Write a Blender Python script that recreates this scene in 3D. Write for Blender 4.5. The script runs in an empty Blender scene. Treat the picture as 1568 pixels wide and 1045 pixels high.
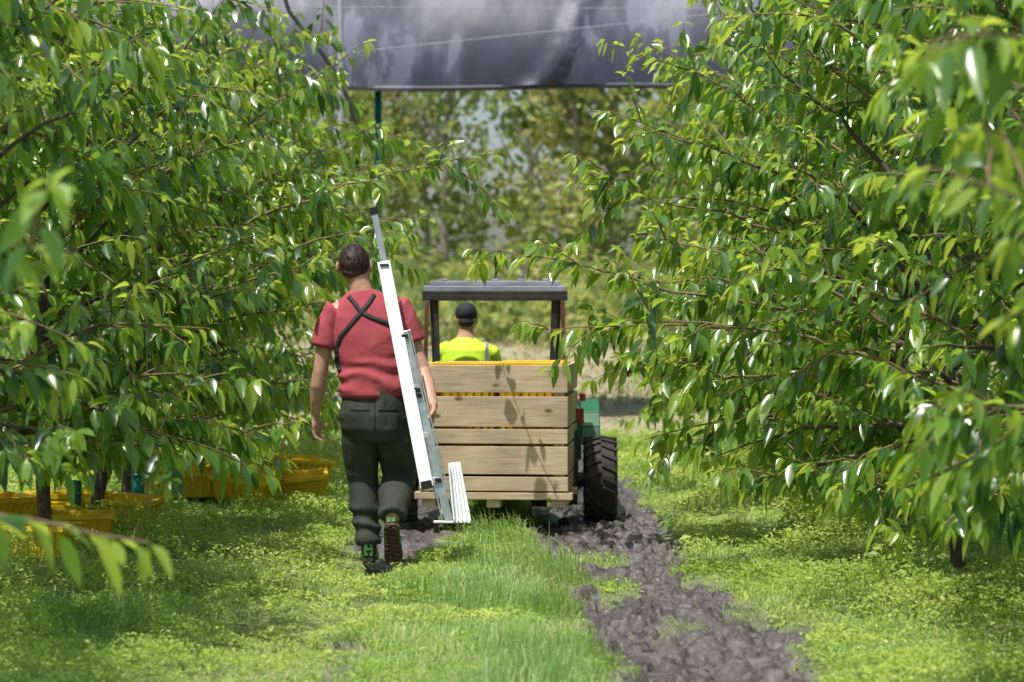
import bpy, bmesh, math, random
import numpy as np
from mathutils import Vector, Matrix
from mathutils.bvhtree import BVHTree

random.seed(7)
rng = np.random.default_rng(11)
scene = bpy.context.scene
COL = scene.collection

# ------------------------------------------------------------------ helpers
def link(ob, parent=None):
    COL.objects.link(ob)
    if parent is not None:
        ob.parent = parent
    return ob

def empty(name, loc=(0, 0, 0)):
    e = bpy.data.objects.new(name, None)
    e.location = loc
    e.empty_display_size = 0.2
    return link(e)

def mesh_np(name, V, faces_list, mats, mat_idx=None, tint=None, smooth=True, parent=None, extra=None):
    me = bpy.data.meshes.new(name)
    V = np.asarray(V, dtype=np.float32)
    me.vertices.add(len(V))
    me.vertices.foreach_set('co', V.ravel())
    loops = np.concatenate([f.ravel() for f in faces_list]).astype(np.int32)
    tot = np.concatenate([np.full(len(f), f.shape[1], dtype=np.int32) for f in faces_list])
    start = np.concatenate([[0], np.cumsum(tot)[:-1]]).astype(np.int32)
    me.loops.add(len(loops))
    me.loops.foreach_set('vertex_index', loops)
    me.polygons.add(len(tot))
    me.polygons.foreach_set('loop_start', start)
    me.polygons.foreach_set('loop_total', tot)
    if mat_idx is not None:
        me.polygons.foreach_set('material_index', np.asarray(mat_idx, dtype=np.int32))
    me.polygons.foreach_set('use_smooth', np.full(len(tot), smooth, dtype=bool))
    for m in mats:
        me.materials.append(m)
    if tint is not None:
        a = me.attributes.new('tint', 'FLOAT', 'POINT')
        a.data.foreach_set('value', np.asarray(tint, dtype=np.float32))
    if extra:
        for k, v in extra.items():
            a = me.attributes.new(k, 'FLOAT', 'POINT')
            a.data.foreach_set('value', np.asarray(v, dtype=np.float32))
    me.update(calc_edges=True)
    ob = bpy.data.objects.new(name, me)
    return link(ob, parent)

class MB:
    def __init__(s):
        s.v = []; s.f = []; s.m = []
    def add(s, vs, fs, mi=0):
        o = len(s.v)
        s.v += [tuple(v) for v in vs]
        s.f += [tuple(i + o for i in f) for f in fs]
        s.m += [mi] * len(fs)
    def box(s, c, size, mi=0, M=None):
        x, y, z = [a / 2 for a in size]
        vs = [Vector((sx * x, sy * y, sz * z)) for sx in (-1, 1) for sy in (-1, 1) for sz in (-1, 1)]
        if M is not None:
            vs = [M @ v for v in vs]
        vs = [v + Vector(c) for v in vs]
        s.add(vs, [(0, 1, 3, 2), (4, 6, 7, 5), (0, 4, 5, 1), (2, 3, 7, 6), (0, 2, 6, 4), (1, 5, 7, 3)], mi)
    def beam(s, p0, p1, w, h, ref=(0, 1, 0), mi=0):
        p0 = Vector(p0); p1 = Vector(p1)
        t = (p1 - p0).normalized()
        r = Vector(ref)
        b = (r - r.dot(t) * t).normalized()
        a = t.cross(b)
        vs = []
        for p in (p0, p1):
            for sa, sb in ((-1, -1), (1, -1), (1, 1), (-1, 1)):
                vs.append(p + a * (sa * w / 2) + b * (sb * h / 2))
        s.add(vs, [(3, 2, 1, 0), (4, 5, 6, 7), (0, 1, 5, 4), (1, 2, 6, 5), (2, 3, 7, 6), (3, 0, 4, 7)], mi)
    def loft(s, pts, ra, rb=None, lat=(1, 0, 0), n=16, mi=0, cap=True, horiz=False):
        pts = [Vector(p) for p in pts]
        rb = rb or ra
        rings = []
        for i, p in enumerate(pts):
            a0 = pts[max(i - 1, 0)]; a1 = pts[min(i + 1, len(pts) - 1)]
            t = (a1 - a0).normalized()
            if horiz: t = Vector((0, 0, 1))
            l = Vector(lat)
            a = (l - l.dot(t) * t).normalized()
            b = t.cross(a)
            rings.append([p + a * (math.cos(q) * ra[i]) + b * (math.sin(q) * rb[i]) for q in [2 * math.pi * k / n for k in range(n)]])
        vs = [v for r in rings for v in r]
        fs = []
        for i in range(len(pts) - 1):
            for k in range(n):
                k2 = (k + 1) % n
                fs.append((i * n + k, i * n + k2, (i + 1) * n + k2, (i + 1) * n + k))
        if cap:
            fs.append(tuple(reversed(range(n))))
            fs.append(tuple(range((len(pts) - 1) * n, len(pts) * n)))
        s.add(vs, fs, mi)
    def ell(s, c, r, mi=0, nu=20, nv=12, M=None):
        vs = []; fs = []
        for j in range(1, nv):
            th = math.pi * j / nv
            for i in range(nu):
                ph = 2 * math.pi * i / nu
                v = Vector((r[0] * math.sin(th) * math.cos(ph), r[1] * math.sin(th) * math.sin(ph), r[2] * math.cos(th)))
                vs.append(v)
        vs.append(Vector((0, 0, r[2]))); vs.append(Vector((0, 0, -r[2])))
        T = len(vs) - 2; B = len(vs) - 1
        if M is not None: vs = [M @ v for v in vs]
        vs = [v + Vector(c) for v in vs]
        for j in range(nv - 2):
            for i in range(nu):
                i2 = (i + 1) % nu
                fs.append((j * nu + i, (j + 1) * nu + i, (j + 1) * nu + i2, j * nu + i2))
        for i in range(nu):
            i2 = (i + 1) % nu
            fs.append((T, i, i2)); fs.append((B, (nv - 2) * nu + i2, (nv - 2) * nu + i))
        s.add(vs, fs, mi)
    def obj(s, name, mats, parent=None, smooth=False, bevel=0.0, autosm=None):
        me = bpy.data.meshes.new(name)
        me.from_pydata(s.v, [], s.f)
        for m in mats: me.materials.append(m)
        me.polygons.foreach_set('material_index', s.m)
        me.polygons.foreach_set('use_smooth', [smooth] * len(s.f))
        me.update()
        ob = bpy.data.objects.new(name, me)
        link(ob, parent)
        if bevel > 0:
            b = ob.modifiers.new('bevel', 'BEVEL'); b.width = bevel; b.segments = 2; b.limit_method = 'ANGLE'
        return ob

def remeshed(mb, name, voxel, mats, parent=None, smooth_it=3, disp=None, facemat=None):
    tmp = mb.obj('tmp_' + name, mats)
    r = tmp.modifiers.new('r', 'REMESH'); r.mode = 'VOXEL'; r.voxel_size = voxel; r.use_smooth_shade = True
    s = tmp.modifiers.new('s', 'SMOOTH'); s.factor = 0.5; s.iterations = smooth_it
    dg = bpy.context.evaluated_depsgraph_get()
    dg.update()
    me = bpy.data.meshes.new_from_object(tmp.evaluated_get(dg))
    bpy.data.objects.remove(tmp)
    me.name = name
    me.materials.clear()
    for m in mats: me.materials.append(m)
    n = len(me.vertices)
    co = np.zeros(n * 3, dtype=np.float32); me.vertices.foreach_get('co', co); co = co.reshape(-1, 3)
    if disp is not None:
        no = np.zeros(n * 3, dtype=np.float32)
        me.vertex_normals.foreach_get('vector', no)
        no = no.reshape(-1, 3)
        co = co + no * disp(co)[:, None]
        me.vertices.foreach_set('co', co.astype(np.float32).ravel())
    np_ = len(me.polygons)
    me.polygons.foreach_set('use_smooth', [True] * np_)
    if facemat is not None:
        c = np.zeros(np_ * 3, dtype=np.float32); me.polygons.foreach_get('center', c)
        me.polygons.foreach_set('material_index', facemat(c.reshape(-1, 3)).astype(np.int32))
    me.update()
    ob = bpy.data.objects.new(name, me)
    return link(ob, parent)

def hash2(i, j, seed):
    h = (i.astype(np.int64) * 374761393 + j.astype(np.int64) * 668265263 + seed * 1442695041) & 0xffffffff
    h = ((h ^ (h >> 13)) * 1274126177) & 0xffffffff
    h = h ^ (h >> 16)
    return (h & 0xffff) / 65535.0

def vnoise(x, y, seed=0):
    i = np.floor(x); j = np.floor(y)
    fx = x - i; fy = y - j
    fx = fx * fx * (3 - 2 * fx); fy = fy * fy * (3 - 2 * fy)
    a = hash2(i, j, seed); b = hash2(i + 1, j, seed); c = hash2(i, j + 1, seed); d = hash2(i + 1, j + 1, seed)
    return (a * (1 - fx) + b * fx) * (1 - fy) + (c * (1 - fx) + d * fx) * fy

def fbm(x, y, seed=0, o=3):
    r = 0; a = 0.5; s = 0
    for k in range(o):
        c, q = math.cos(0.6 * k + 0.4), math.sin(0.6 * k + 0.4)
        r = r + a * vnoise((x * c - y * q) * 2 ** k, (x * q + y * c) * 2 ** k, seed + k * 17); s += a; a *= 0.5
    return r / s

def sstep(a, b, x):
    t = np.clip((x - a) / (b - a), 0, 1)
    return t * t * (3 - 2 * t)

# ------------------------------------------------------------------ materials
def newmat(name):
    m = bpy.data.materials.new(name); m.use_nodes = True
    nt = m.node_tree
    bs = nt.nodes['Principled BSDF']
    return m, nt, bs

def noise_node(nt, scale, detail=4, rough=0.6, coord='Object', stretch=None):
    tc = nt.nodes.new('ShaderNodeTexCoord')
    n = nt.nodes.new('ShaderNodeTexNoise')
    n.inputs['Scale'].default_value = scale; n.inputs['Detail'].default_value = detail
    n.inputs['Roughness'].default_value = rough
    if stretch:
        mp = nt.nodes.new('ShaderNodeMapping'); mp.inputs['Scale'].default_value = stretch
        nt.links.new(tc.outputs[coord], mp.inputs[0]); nt.links.new(mp.outputs[0], n.inputs['Vector'])
    else:
        nt.links.new(tc.outputs[coord], n.inputs['Vector'])
    return n

def ramp(nt, fac, stops):
    r = nt.nodes.new('ShaderNodeValToRGB')
    while len(r.color_ramp.elements) < len(stops): r.color_ramp.elements.new(0.5)
    for e, (p, c) in zip(r.color_ramp.elements, stops):
        e.position = p; e.color = (*c, 1)
    nt.links.new(fac, r.inputs[0])
    return r

def mat(name, c1, c2=None, scale=8, rough=0.6, metal=0.0, bump=0.0, bscale=None, stretch=None, spec=0.5, lo=0.35, hi=0.65):
    m, nt, bs = newmat(name)
    c2 = c2 or tuple(x * 0.75 for x in c1)
    n = noise_node(nt, scale, stretch=stretch)
    r = ramp(nt, n.outputs['Fac'], [(lo, c2), (hi, c1)])
    nt.links.new(r.outputs[0], bs.inputs['Base Color'])
    bs.inputs['Roughness'].default_value = rough; bs.inputs['Metallic'].default_value = metal
    bs.inputs['Specular IOR Level'].default_value = spec
    if bump > 0:
        n2 = noise_node(nt, bscale or scale * 3, stretch=stretch)
        b = nt.nodes.new('ShaderNodeBump'); b.inputs['Strength'].default_value = 1.0; b.inputs['Distance'].default_value = bump
        nt.links.new(n2.outputs['Fac'], b.inputs['Height']); nt.links.new(b.outputs[0], bs.inputs['Normal'])
    return m

def leafmat(name, stops, tstops, fac=0.4, rough=0.4, spec=0.5):
    m, nt, bs = newmat(name)
    at = nt.nodes.new('ShaderNodeAttribute'); at.attribute_name = 'tint'
    r = ramp(nt, at.outputs['Fac'], stops)
    r2 = ramp(nt, at.outputs['Fac'], tstops)
    nt.links.new(r.outputs[0], bs.inputs['Base Color'])
    bs.inputs['Roughness'].default_value = rough
    bs.inputs['Specular IOR Level'].default_value = spec
    tr = nt.nodes.new('ShaderNodeBsdfTranslucent')
    nt.links.new(r2.outputs[0], tr.inputs['Color'])
    mx = nt.nodes.new('ShaderNodeMixShader'); mx.inputs[0].default_value = fac
    nt.links.new(bs.outputs[0], mx.inputs[1]); nt.links.new(tr.outputs[0], mx.inputs[2])
    nt.links.new(mx.outputs[0], nt.nodes['Material Output'].inputs['Surface'])
    return m

M_leaf = leafmat('cherry_leaf',
    [(0.0, (0.024, 0.068, 0.020)), (0.35, (0.052, 0.130, 0.028)), (0.65, (0.12, 0.24, 0.04)), (1.0, (0.27, 0.39, 0.06))],
    [(0.0, (0.10, 0.24, 0.025)), (0.35, (0.30, 0.52, 0.04)), (0.65, (0.56, 0.76, 0.07)), (1.0, (0.78, 0.88, 0.10))], fac=0.47, rough=0.28, spec=0.9)
M_grass = leafmat('grass_blade',
    [(0.0, (0.15, 0.28, 0.08)), (0.5, (0.27, 0.42, 0.12)), (0.85, (0.40, 0.52, 0.17)), (1.0, (0.66, 0.62, 0.38))],
    [(0.0, (0.38, 0.60, 0.10)), (0.5, (0.56, 0.76, 0.16)), (1.0, (0.72, 0.76, 0.30))], fac=0.35, rough=0.35)
M_weed = leafmat('weed_leaf',
    [(0.0, (0.15, 0.26, 0.04)), (0.5, (0.34, 0.47, 0.075)), (1.0, (0.60, 0.65, 0.18))],
    [(0.0, (0.40, 0.60, 0.07)), (0.5, (0.66, 0.82, 0.12)), (1.0, (0.8, 0.87, 0.22))], fac=0.38, rough=0.5)
M_far = leafmat('distant_leaf',
    [(0.0, (0.11, 0.16, 0.06)), (0.4, (0.19, 0.26, 0.075)), (0.75, (0.34, 0.38, 0.10)), (1.0, (0.46, 0.42, 0.15))],
    [(0.0, (0.28, 0.40, 0.08)), (1.0, (0.70, 0.70, 0.18))], fac=0.38, rough=0.6)
M_bark = mat('cherry_bark', (0.12, 0.085, 0.065), (0.04, 0.028, 0.022), scale=30, rough=0.8, bump=0.004)
M_twig = mat('twig_bark', (0.26, 0.17, 0.08), (0.12, 0.08, 0.05), scale=30, rough=0.7)
M_greybark = mat('grey_bark', (0.34, 0.31, 0.26), (0.16, 0.13, 0.10), scale=3, rough=0.9)
M_alu = mat('aluminium', (0.90, 0.91, 0.93), (0.82, 0.83, 0.85), scale=20, rough=0.4, metal=0.0)
M_alu2 = mat('aluminium_green_reflection', (0.50, 0.54, 0.48), (0.32, 0.37, 0.30), scale=10, rough=0.3, metal=0.7)  # greenish reflection on the metal is put into the base colour
M_blackplastic = mat('black_plastic', (0.02, 0.02, 0.02), rough=0.5)
M_tyre = mat('tyre_rubber', (0.045, 0.040, 0.036), (0.02, 0.018, 0.017), scale=15, rough=0.8, bump=0.003)
M_black = mat('black_paint', (0.02, 0.02, 0.022), (0.06, 0.052, 0.045), scale=6, rough=0.45)
M_green = mat('green_paint', (0.02, 0.16, 0.06), (0.03, 0.10, 0.05), scale=6, rough=0.35)
M_red = mat('red_paint', (0.45, 0.03, 0.02), (0.25, 0.03, 0.02), scale=6, rough=0.35)
M_redpost = mat('dusty_red_paint', (0.22, 0.06, 0.05), (0.10, 0.03, 0.03), scale=8, rough=0.5)
M_roof = mat('canopy_plastic', (0.36, 0.38, 0.44), (0.22, 0.23, 0.28), scale=4, rough=0.35)
M_yellow = mat('yellow_plastic', (0.85, 0.58, 0.02), (0.68, 0.42, 0.01), scale=5, rough=0.4)
M_teal = mat('teal_guard', (0.01, 0.20, 0.16), (0.01, 0.12, 0.10), scale=12, rough=0.45)
M_steel = mat('galvanised_steel', (0.62, 0.63, 0.66), (0.45, 0.46, 0.5), scale=14, rough=0.4, metal=0.5)
M_hose = mat('black_hose', (0.03, 0.03, 0.04), rough=0.5)
M_skin = mat('skin', (0.60, 0.34, 0.25), (0.48, 0.25, 0.17), scale=18, rough=0.5, bump=0.001)
M_hair = mat('brown_hair', (0.080, 0.040, 0.026), (0.028, 0.016, 0.011), scale=60, rough=0.55, stretch=(1, 1, 0.3))
M_shirt = mat('red_cotton', (0.47, 0.095, 0.115), (0.35, 0.060, 0.078), scale=4, rough=0.85, bump=0.012, bscale=6, spec=0.2)
M_trouser = mat('dark_trousers', (0.060, 0.064, 0.052), (0.038, 0.041, 0.035), scale=7, rough=0.8, bump=0.012, bscale=9, stretch=(1, 1, 0.6), spec=0.25)
M_strap = mat('harness_webbing', (0.015, 0.015, 0.016), rough=0.7)
M_shoe = mat('brown_shoe', (0.12, 0.06, 0.035), (0.04, 0.025, 0.018), scale=25, rough=0.7, bump=0.004)
M_sole = mat('shoe_sole', (0.14, 0.08, 0.05), (0.03, 0.02, 0.015), scale=45, rough=0.8, bump=0.01)
M_shoegreen = mat('green_shoe_trim', (0.06, 0.28, 0.05), rough=0.5)
M_hivis = mat('hi_vis_fabric', (0.70, 0.98, 0.05), (0.60, 0.90, 0.04), scale=7, rough=0.7, bump=0.006)
M_reflect = mat('reflective_tape', (0.5, 0.52, 0.52), rough=0.3, metal=0.4)
M_cap = mat('dark_cap', (0.02, 0.022, 0.028), rough=0.8)
M_wire = mat('steel_wire', (0.25, 0.26, 0.28), rough=0.4, metal=0.6)

def woodmat(stretch=(0.8, 9, 14), name='pine_wood'):
    m, nt, bs = newmat(name)
    tc = nt.nodes.new('ShaderNodeTexCoord')
    oi = nt.nodes.new('ShaderNodeObjectInfo')
    add = nt.nodes.new('ShaderNodeVectorMath'); add.operation = 'ADD'
    sc = nt.nodes.new('ShaderNodeVectorMath'); sc.operation = 'SCALE'; sc.inputs['Scale'].default_value = 1.7
    nt.links.new(oi.outputs['Location'], sc.inputs[0])
    nt.links.new(tc.outputs['Object'], add.inputs[0]); nt.links.new(sc.outputs[0], add.inputs[1])
    def mp(s):
        q = nt.nodes.new('ShaderNodeMapping'); q.inputs['Scale'].default_value = s
        nt.links.new(add.outputs[0], q.inputs[0]); return q.outputs[0]
    n = nt.nodes.new('ShaderNodeTexNoise'); n.inputs['Scale'].default_value = 5; n.inputs['Detail'].default_value = 6; n.inputs['Roughness'].default_value = .65
    nt.links.new(mp(stretch), n.inputs['Vector'])
    r = ramp(nt, n.outputs['Fac'], [(0.3, (0.50, 0.34, 0.20)), (0.5, (0.66, 0.50, 0.33)), (0.72, (0.74, 0.60, 0.43))])
    vo = nt.nodes.new('ShaderNodeTexVoronoi'); vo.inputs['Scale'].default_value = 3.6
    nt.links.new(mp((1.0, 1.5, 1.7)), vo.inputs['Vector'])
    kr = ramp(nt, vo.outputs['Distance'], [(0.07, (0.0, 0.0, 0.0)), (0.13, (1, 1, 1))])
    mix = nt.nodes.new('ShaderNodeMix'); mix.data_type = 'RGBA'
    nt.links.new(kr.outputs[0], mix.inputs[0])
    mix.inputs[6].default_value = (0.22, 0.11, 0.05, 1)
    nt.links.new(r.outputs[0], mix.inputs[7])
    n3 = nt.nodes.new('ShaderNodeTexNoise'); n3.inputs['Scale'].default_value = 2.2; n3.inputs['Detail'].default_value = 5
    nt.links.new(mp((1, 1, 1)), n3.inputs['Vector'])
    r3 = ramp(nt, n3.outputs['Fac'], [(0.35, (0.66, 0.66, 0.70)), (0.6, (1, 1, 1))])
    mul = nt.nodes.new('ShaderNodeMix'); mul.data_type = 'RGBA'; mul.blend_type = 'MULTIPLY'; mul.inputs[0].default_value = 1
    nt.links.new(mix.outputs[2], mul.inputs[6]); nt.links.new(r3.outputs[0], mul.inputs[7])
    nt.links.new(mul.outputs[2], bs.inputs['Base Color'])
    bs.inputs['Roughness'].default_value = 0.7
    b = nt.nodes.new('ShaderNodeBump'); b.inputs['Distance'].default_value = 0.001
    nt.links.new(n.outputs['Fac'], b.inputs['Height']); nt.links.new(b.outputs[0], bs.inputs['Normal'])
    return m
M_wood = woodmat()

def netmat():
    m, nt, bs = newmat('shade_net')
    n = noise_node(nt, 1.0, 6, 0.6, stretch=(2.6, 1.0, 0.9))
    n0 = noise_node(nt, 0.35, 2, 0.5)
    ad = nt.nodes.new('ShaderNodeMath'); ad.operation = 'MULTIPLY_ADD'; ad.inputs[1].default_value = 0.7
    nt.links.new(n0.outputs['Fac'], ad.inputs[0]); nt.links.new(n.outputs['Fac'], ad.inputs[2])
    r = ramp(nt, ad.outputs[0], [(0.62, (0.034, 0.034, 0.056)), (0.88, (0.054, 0.054, 0.084)), (0.98, (0.10, 0.10, 0.14)), (1.0, (0.16, 0.16, 0.21))])  # paler stops paint glossy reflections and show-through light as streaks in the colour
    nt.links.new(r.outputs[0], bs.inputs['Base Color'])
    bs.inputs['Roughness'].default_value = 0.5
    n2 = noise_node(nt, 0.8, 3, 0.5, stretch=(1.6, 1, 0.8))
    b = nt.nodes.new('ShaderNodeBump'); b.inputs['Distance'].default_value = 0.04
    nt.links.new(n2.outputs['Fac'], b.inputs['Height']); nt.links.new(b.outputs[0], bs.inputs['Normal'])
    return m
M_net = netmat()

def groundmat():
    m, nt, bs = newmat('orchard_ground')
    at = nt.nodes.new('ShaderNodeAttribute'); at.attribute_name = 'mud'
    at2 = nt.nodes.new('ShaderNodeAttribute'); at2.attribute_name = 'dry'
    n = noise_node(nt, 6, 8, 0.7)
    soil = ramp(nt, n.outputs['Fac'], [(0.35, (0.10, 0.13, 0.04)), (0.5, (0.18, 0.24, 0.07)), (0.7, (0.28, 0.31, 0.12))])
    n2 = noise_node(nt, 11, 10, 0.75)
    mud = ramp(nt, n2.outputs['Fac'], [(0.38, (0.045, 0.037, 0.035)), (0.5, (0.105, 0.090, 0.087)), (0.66, (0.19, 0.172, 0.168))])
    n4 = noise_node(nt, 0.8, 8, 0.75)
    dry = ramp(nt, n4.outputs['Fac'], [(0.35, (0.24, 0.21, 0.11)), (0.5, (0.34, 0.29, 0.17)), (0.68, (0.34, 0.36, 0.17))])
    mx = nt.nodes.new('ShaderNodeMix'); mx.data_type = 'RGBA'
    nt.links.new(at.outputs['Fac'], mx.inputs[0]); nt.links.new(soil.outputs[0], mx.inputs[6]); nt.links.new(mud.outputs[0], mx.inputs[7])
    mx2 = nt.nodes.new('ShaderNodeMix'); mx2.data_type = 'RGBA'
    nt.links.new(at2.outputs['Fac'], mx2.inputs[0]); nt.links.new(mx.outputs[2], mx2.inputs[6]); nt.links.new(dry.outputs[0], mx2.inputs[7])
    nt.links.new(mx2.outputs[2], bs.inputs['Base Color'])
    n5 = noise_node(nt, 3.0, 4, 0.6)
    wet = nt.nodes.new('ShaderNodeMapRange'); wet.inputs['From Min'].default_value = 0.46; wet.inputs['From Max'].default_value = 0.64
    wet.inputs['To Min'].default_value = 0.10; wet.inputs['To Max'].default_value = 0.40
    nt.links.new(n5.outputs['Fac'], wet.inputs['Value'])
    rr = nt.nodes.new('ShaderNodeMix'); rr.inputs[2].default_value = 0.9
    nt.links.new(at.outputs['Fac'], rr.inputs[0]); nt.links.new(wet.outputs[0], rr.inputs[3]); nt.links.new(rr.outputs[0], bs.inputs['Roughness'])
    n3 = noise_node(nt, 24, 6, 0.65)
    b = nt.nodes.new('ShaderNodeBump'); b.inputs['Distance'].default_value = 0.018
    nt.links.new(n3.outputs['Fac'], b.inputs['Height']); nt.links.new(b.outputs[0], bs.inputs['Normal'])
    return m
M_ground = groundmat()

# ------------------------------------------------------------------ terrain
def track_x(y):
    return np.interp(y, [6, 9.8, 11.4, 13.0, 15.6, 20, 30], [0.92, 0.76, 0.68, 0.58, 0.60, 0.6, 0.6])
def mud_amt(x, y):
    c = track_x(y)
    w = np.interp(y, [8, 9.8, 10.8, 12.0, 13.0, 14.2, 16, 25], [0.44, 0.46, 0.56, 0.48, 0.38, 0.44, 0.48, 0.2])
    wob = (fbm(x * 2.2, y * 2.2, 5) - 0.5) * 0.45 + (fbm(x * 9, y * 9, 6) - 0.5) * 0.3
    a = 1 - sstep(0.75, 1.0, (np.abs(x - c) + wob) / w)
    gap = sstep(0.58, 0.68, fbm(x * 5, y * 2.2, 8)) * np.interp(y, [10.5, 12.2, 13.6, 14.5], [0.1, .8, .8, 0])
    a = a * (1 - gap)
    wl = np.interp(y, [10, 13.6, 14.6, 16, 20], [0.04, 0.10, 0.28, 0.3, 0.2])
    b = 1 - sstep(0.6, 1.1, (np.abs(x + 0.70) + wob) / wl)
    return np.maximum(a, b)
def ltrack(x, y):
    return 1 - sstep(0.12, 0.42, np.abs(x + 0.95 + (y - 12) * -0.06 + (fbm(x * 1.5, y * 1.5, 9) - 0.5) * 0.4))
def height(x, y):
    near = 1 - sstep(30, 38, y)
    h = (fbm(x * 0.9, y * 0.9, 3) - 0.5) * 0.08 * near
    side = sstep(1.1, 2.2, np.abs(x)) * 0.05
    h = h + side * near
    m = mud_amt(x, y)
    f1 = fbm(x * 11, y * 8, 21, 3); f2 = fbm(x * 4, y * 3, 27, 2)
    clod = sstep(0.45, 0.60, f1) * 0.040 + sstep(0.5, .58, fbm(x * 22, y * 16, 29, 2)) * 0.018
    lug = (np.sin((y + np.abs(x - track_x(y)) * 0.8) * 38) > 0.2) * sstep(.45, .6, f2) * 0.018
    h = h - 0.07 * m + m * (clod + lug + (f2 - 0.4) * 0.07)
    h = h - ltrack(x, y) * 0.02
    h = h + sstep(40, 72, y) * 1.0 + sstep(60, 160, y) * 1.6 * (fbm(x * .02, y * .02, 77))
    return h

def axis(parts):
    out = []
    for a, b, s in parts:
        out += list(np.arange(a, b, s))
    out.append(parts[-1][1])
    return np.array(out)
xs = axis([(-400, -40, 20), (-40, -8, 2), (-8, -3, 0.15), (-3, -0.2, 0.05), (-0.2, 1.5, 0.012), (1.5, 3, 0.05), (3, 8, 0.15), (8, 40, 2), (40, 400, 20)])
ys = axis([(-60, 4, 4), (4, 8.6, 0.1), (8.6, 17, 0.015), (17, 30, 0.12), (30, 80, 1.0), (80, 200, 5), (200, 900, 25)])
GX, GY = np.meshgrid(xs, ys)
GZ = height(GX, GY)
nx, ny = len(xs), len(ys)
idx = np.arange(nx * ny).reshape(ny, nx)
F = np.stack([idx[:-1, :-1], idx[:-1, 1:], idx[1:, 1:], idx[1:, :-1]], -1).reshape(-1, 4)
mud = mud_amt(GX, GY).ravel() * (GY.ravel() < 30)
dry = (sstep(24.0, 27.5, GY + (fbm(GX, GY, 31) - 0.5) * 3)).ravel()
mesh_np('ground', np.stack([GX, GY, GZ], -1).reshape(-1, 3), [F], [M_ground], extra={'mud': mud, 'dry': dry})

# ------------------------------------------------------------------ grass + weeds
def blades(name, n, ylo, yhi, hfun, wbase, dens_fun, mt, xr=None):
    u = rng.random(n)
    y = ylo * (yhi / ylo) ** u
    hw = 0.235 * y + 1.3
    x = (rng.random(n) * 2 - 1) * hw
    keep = rng.random(n) < dens_fun(x, y)
    x, y = x[keep], y[keep]; n = len(x)
    z = height(x, y) - 0.005
    H = hfun(x, y) * rng.uniform(0.4, 1.35, n)
    tall = rng.random(n) < 0.03
    H[tall] *= 1.7
    w = wbase * (y / 11) ** 0.8 * rng.uniform(0.6, 1.4, n)
    az = rng.random(n) * 2 * np.pi
    az = az * 0.5 + fbm(x * 1.7, y * 1.7, 81) * 12
    lean = rng.uniform(0.15, 1.1, n)
    dx, dy = np.cos(az), np.sin(az)
    px, py = -dy * w / 2, dx * w / 2
    V = np.zeros((n, 5, 3))
    V[:, 0] = np.stack([x - px, y - py, z], -1)
    V[:, 1] = np.stack([x + px, y + py, z], -1)
    mx_, my_, mz_ = x + dx * H * lean * 0.35, y + dy * H * lean * 0.35, z + H * 0.6
    V[:, 2] = np.stack([mx_ + px * .85, my_ + py * .85, mz_], -1)
    V[:, 3] = np.stack([mx_ - px * .85, my_ - py * .85, mz_], -1)
    V[:, 4] = np.stack([x + dx * H * lean, y + dy * H * lean, z + H * (1.02 - 0.5 * lean)], -1)
    o = (np.arange(n) * 5)[:, None]
    q = o + np.array([[0, 1, 2, 3]]); t = o + np.array([[3, 2, 4]])
    pt = fbm(x * 1.3, y * 1.3, 41)
    tint = np.clip(pt * 0.9 + rng.normal(0, 0.16, n), 0, 0.88)
    dead = rng.random(n) < 0.05 + 0.18 * ltrack(x, y) + 0.15 * sstep(.55, .7, fbm(x * 1.9, y * 1.9, 44))
    tint[dead] = 1.0
    mesh_np(name, V.reshape(-1, 3), [q, t], [mt], tint=np.repeat(tint, 5), smooth=False)

def grass_d(x, y):
    m = mud_amt(x, y)
    mid = np.exp(-((x - (-0.05)) / 0.6) ** 2)
    cl = fbm(x * 3.5, y * 3.5, 55)
    d = 0.50 + 0.6 * mid
    d = d * (1 - m) ** 2 * (0.35 + 0.9 * sstep(.3, .6, cl))
    return d * (0.7 + 0.3 * (1 - ltrack(x, y)))
def grass_h(x, y):
    mid = np.exp(-((x - (-0.05)) / 0.45) ** 2)
    clump = sstep(0.3, 0.75, fbm(x * 2.6, y * 2.6, 51))
    big = sstep(0.5, 0.75, fbm(x * 1.2, y * 1.2, 57))
    return (0.035 + 0.075 * mid * (0.1 + clump) + 0.06 * clump ** 2 + 0.06 * big) * (1 - 0.5 * ltrack(x, y))
blades('grass', 340000, 8.6, 26, grass_h, 0.0042, grass_d, M_grass)

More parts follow.
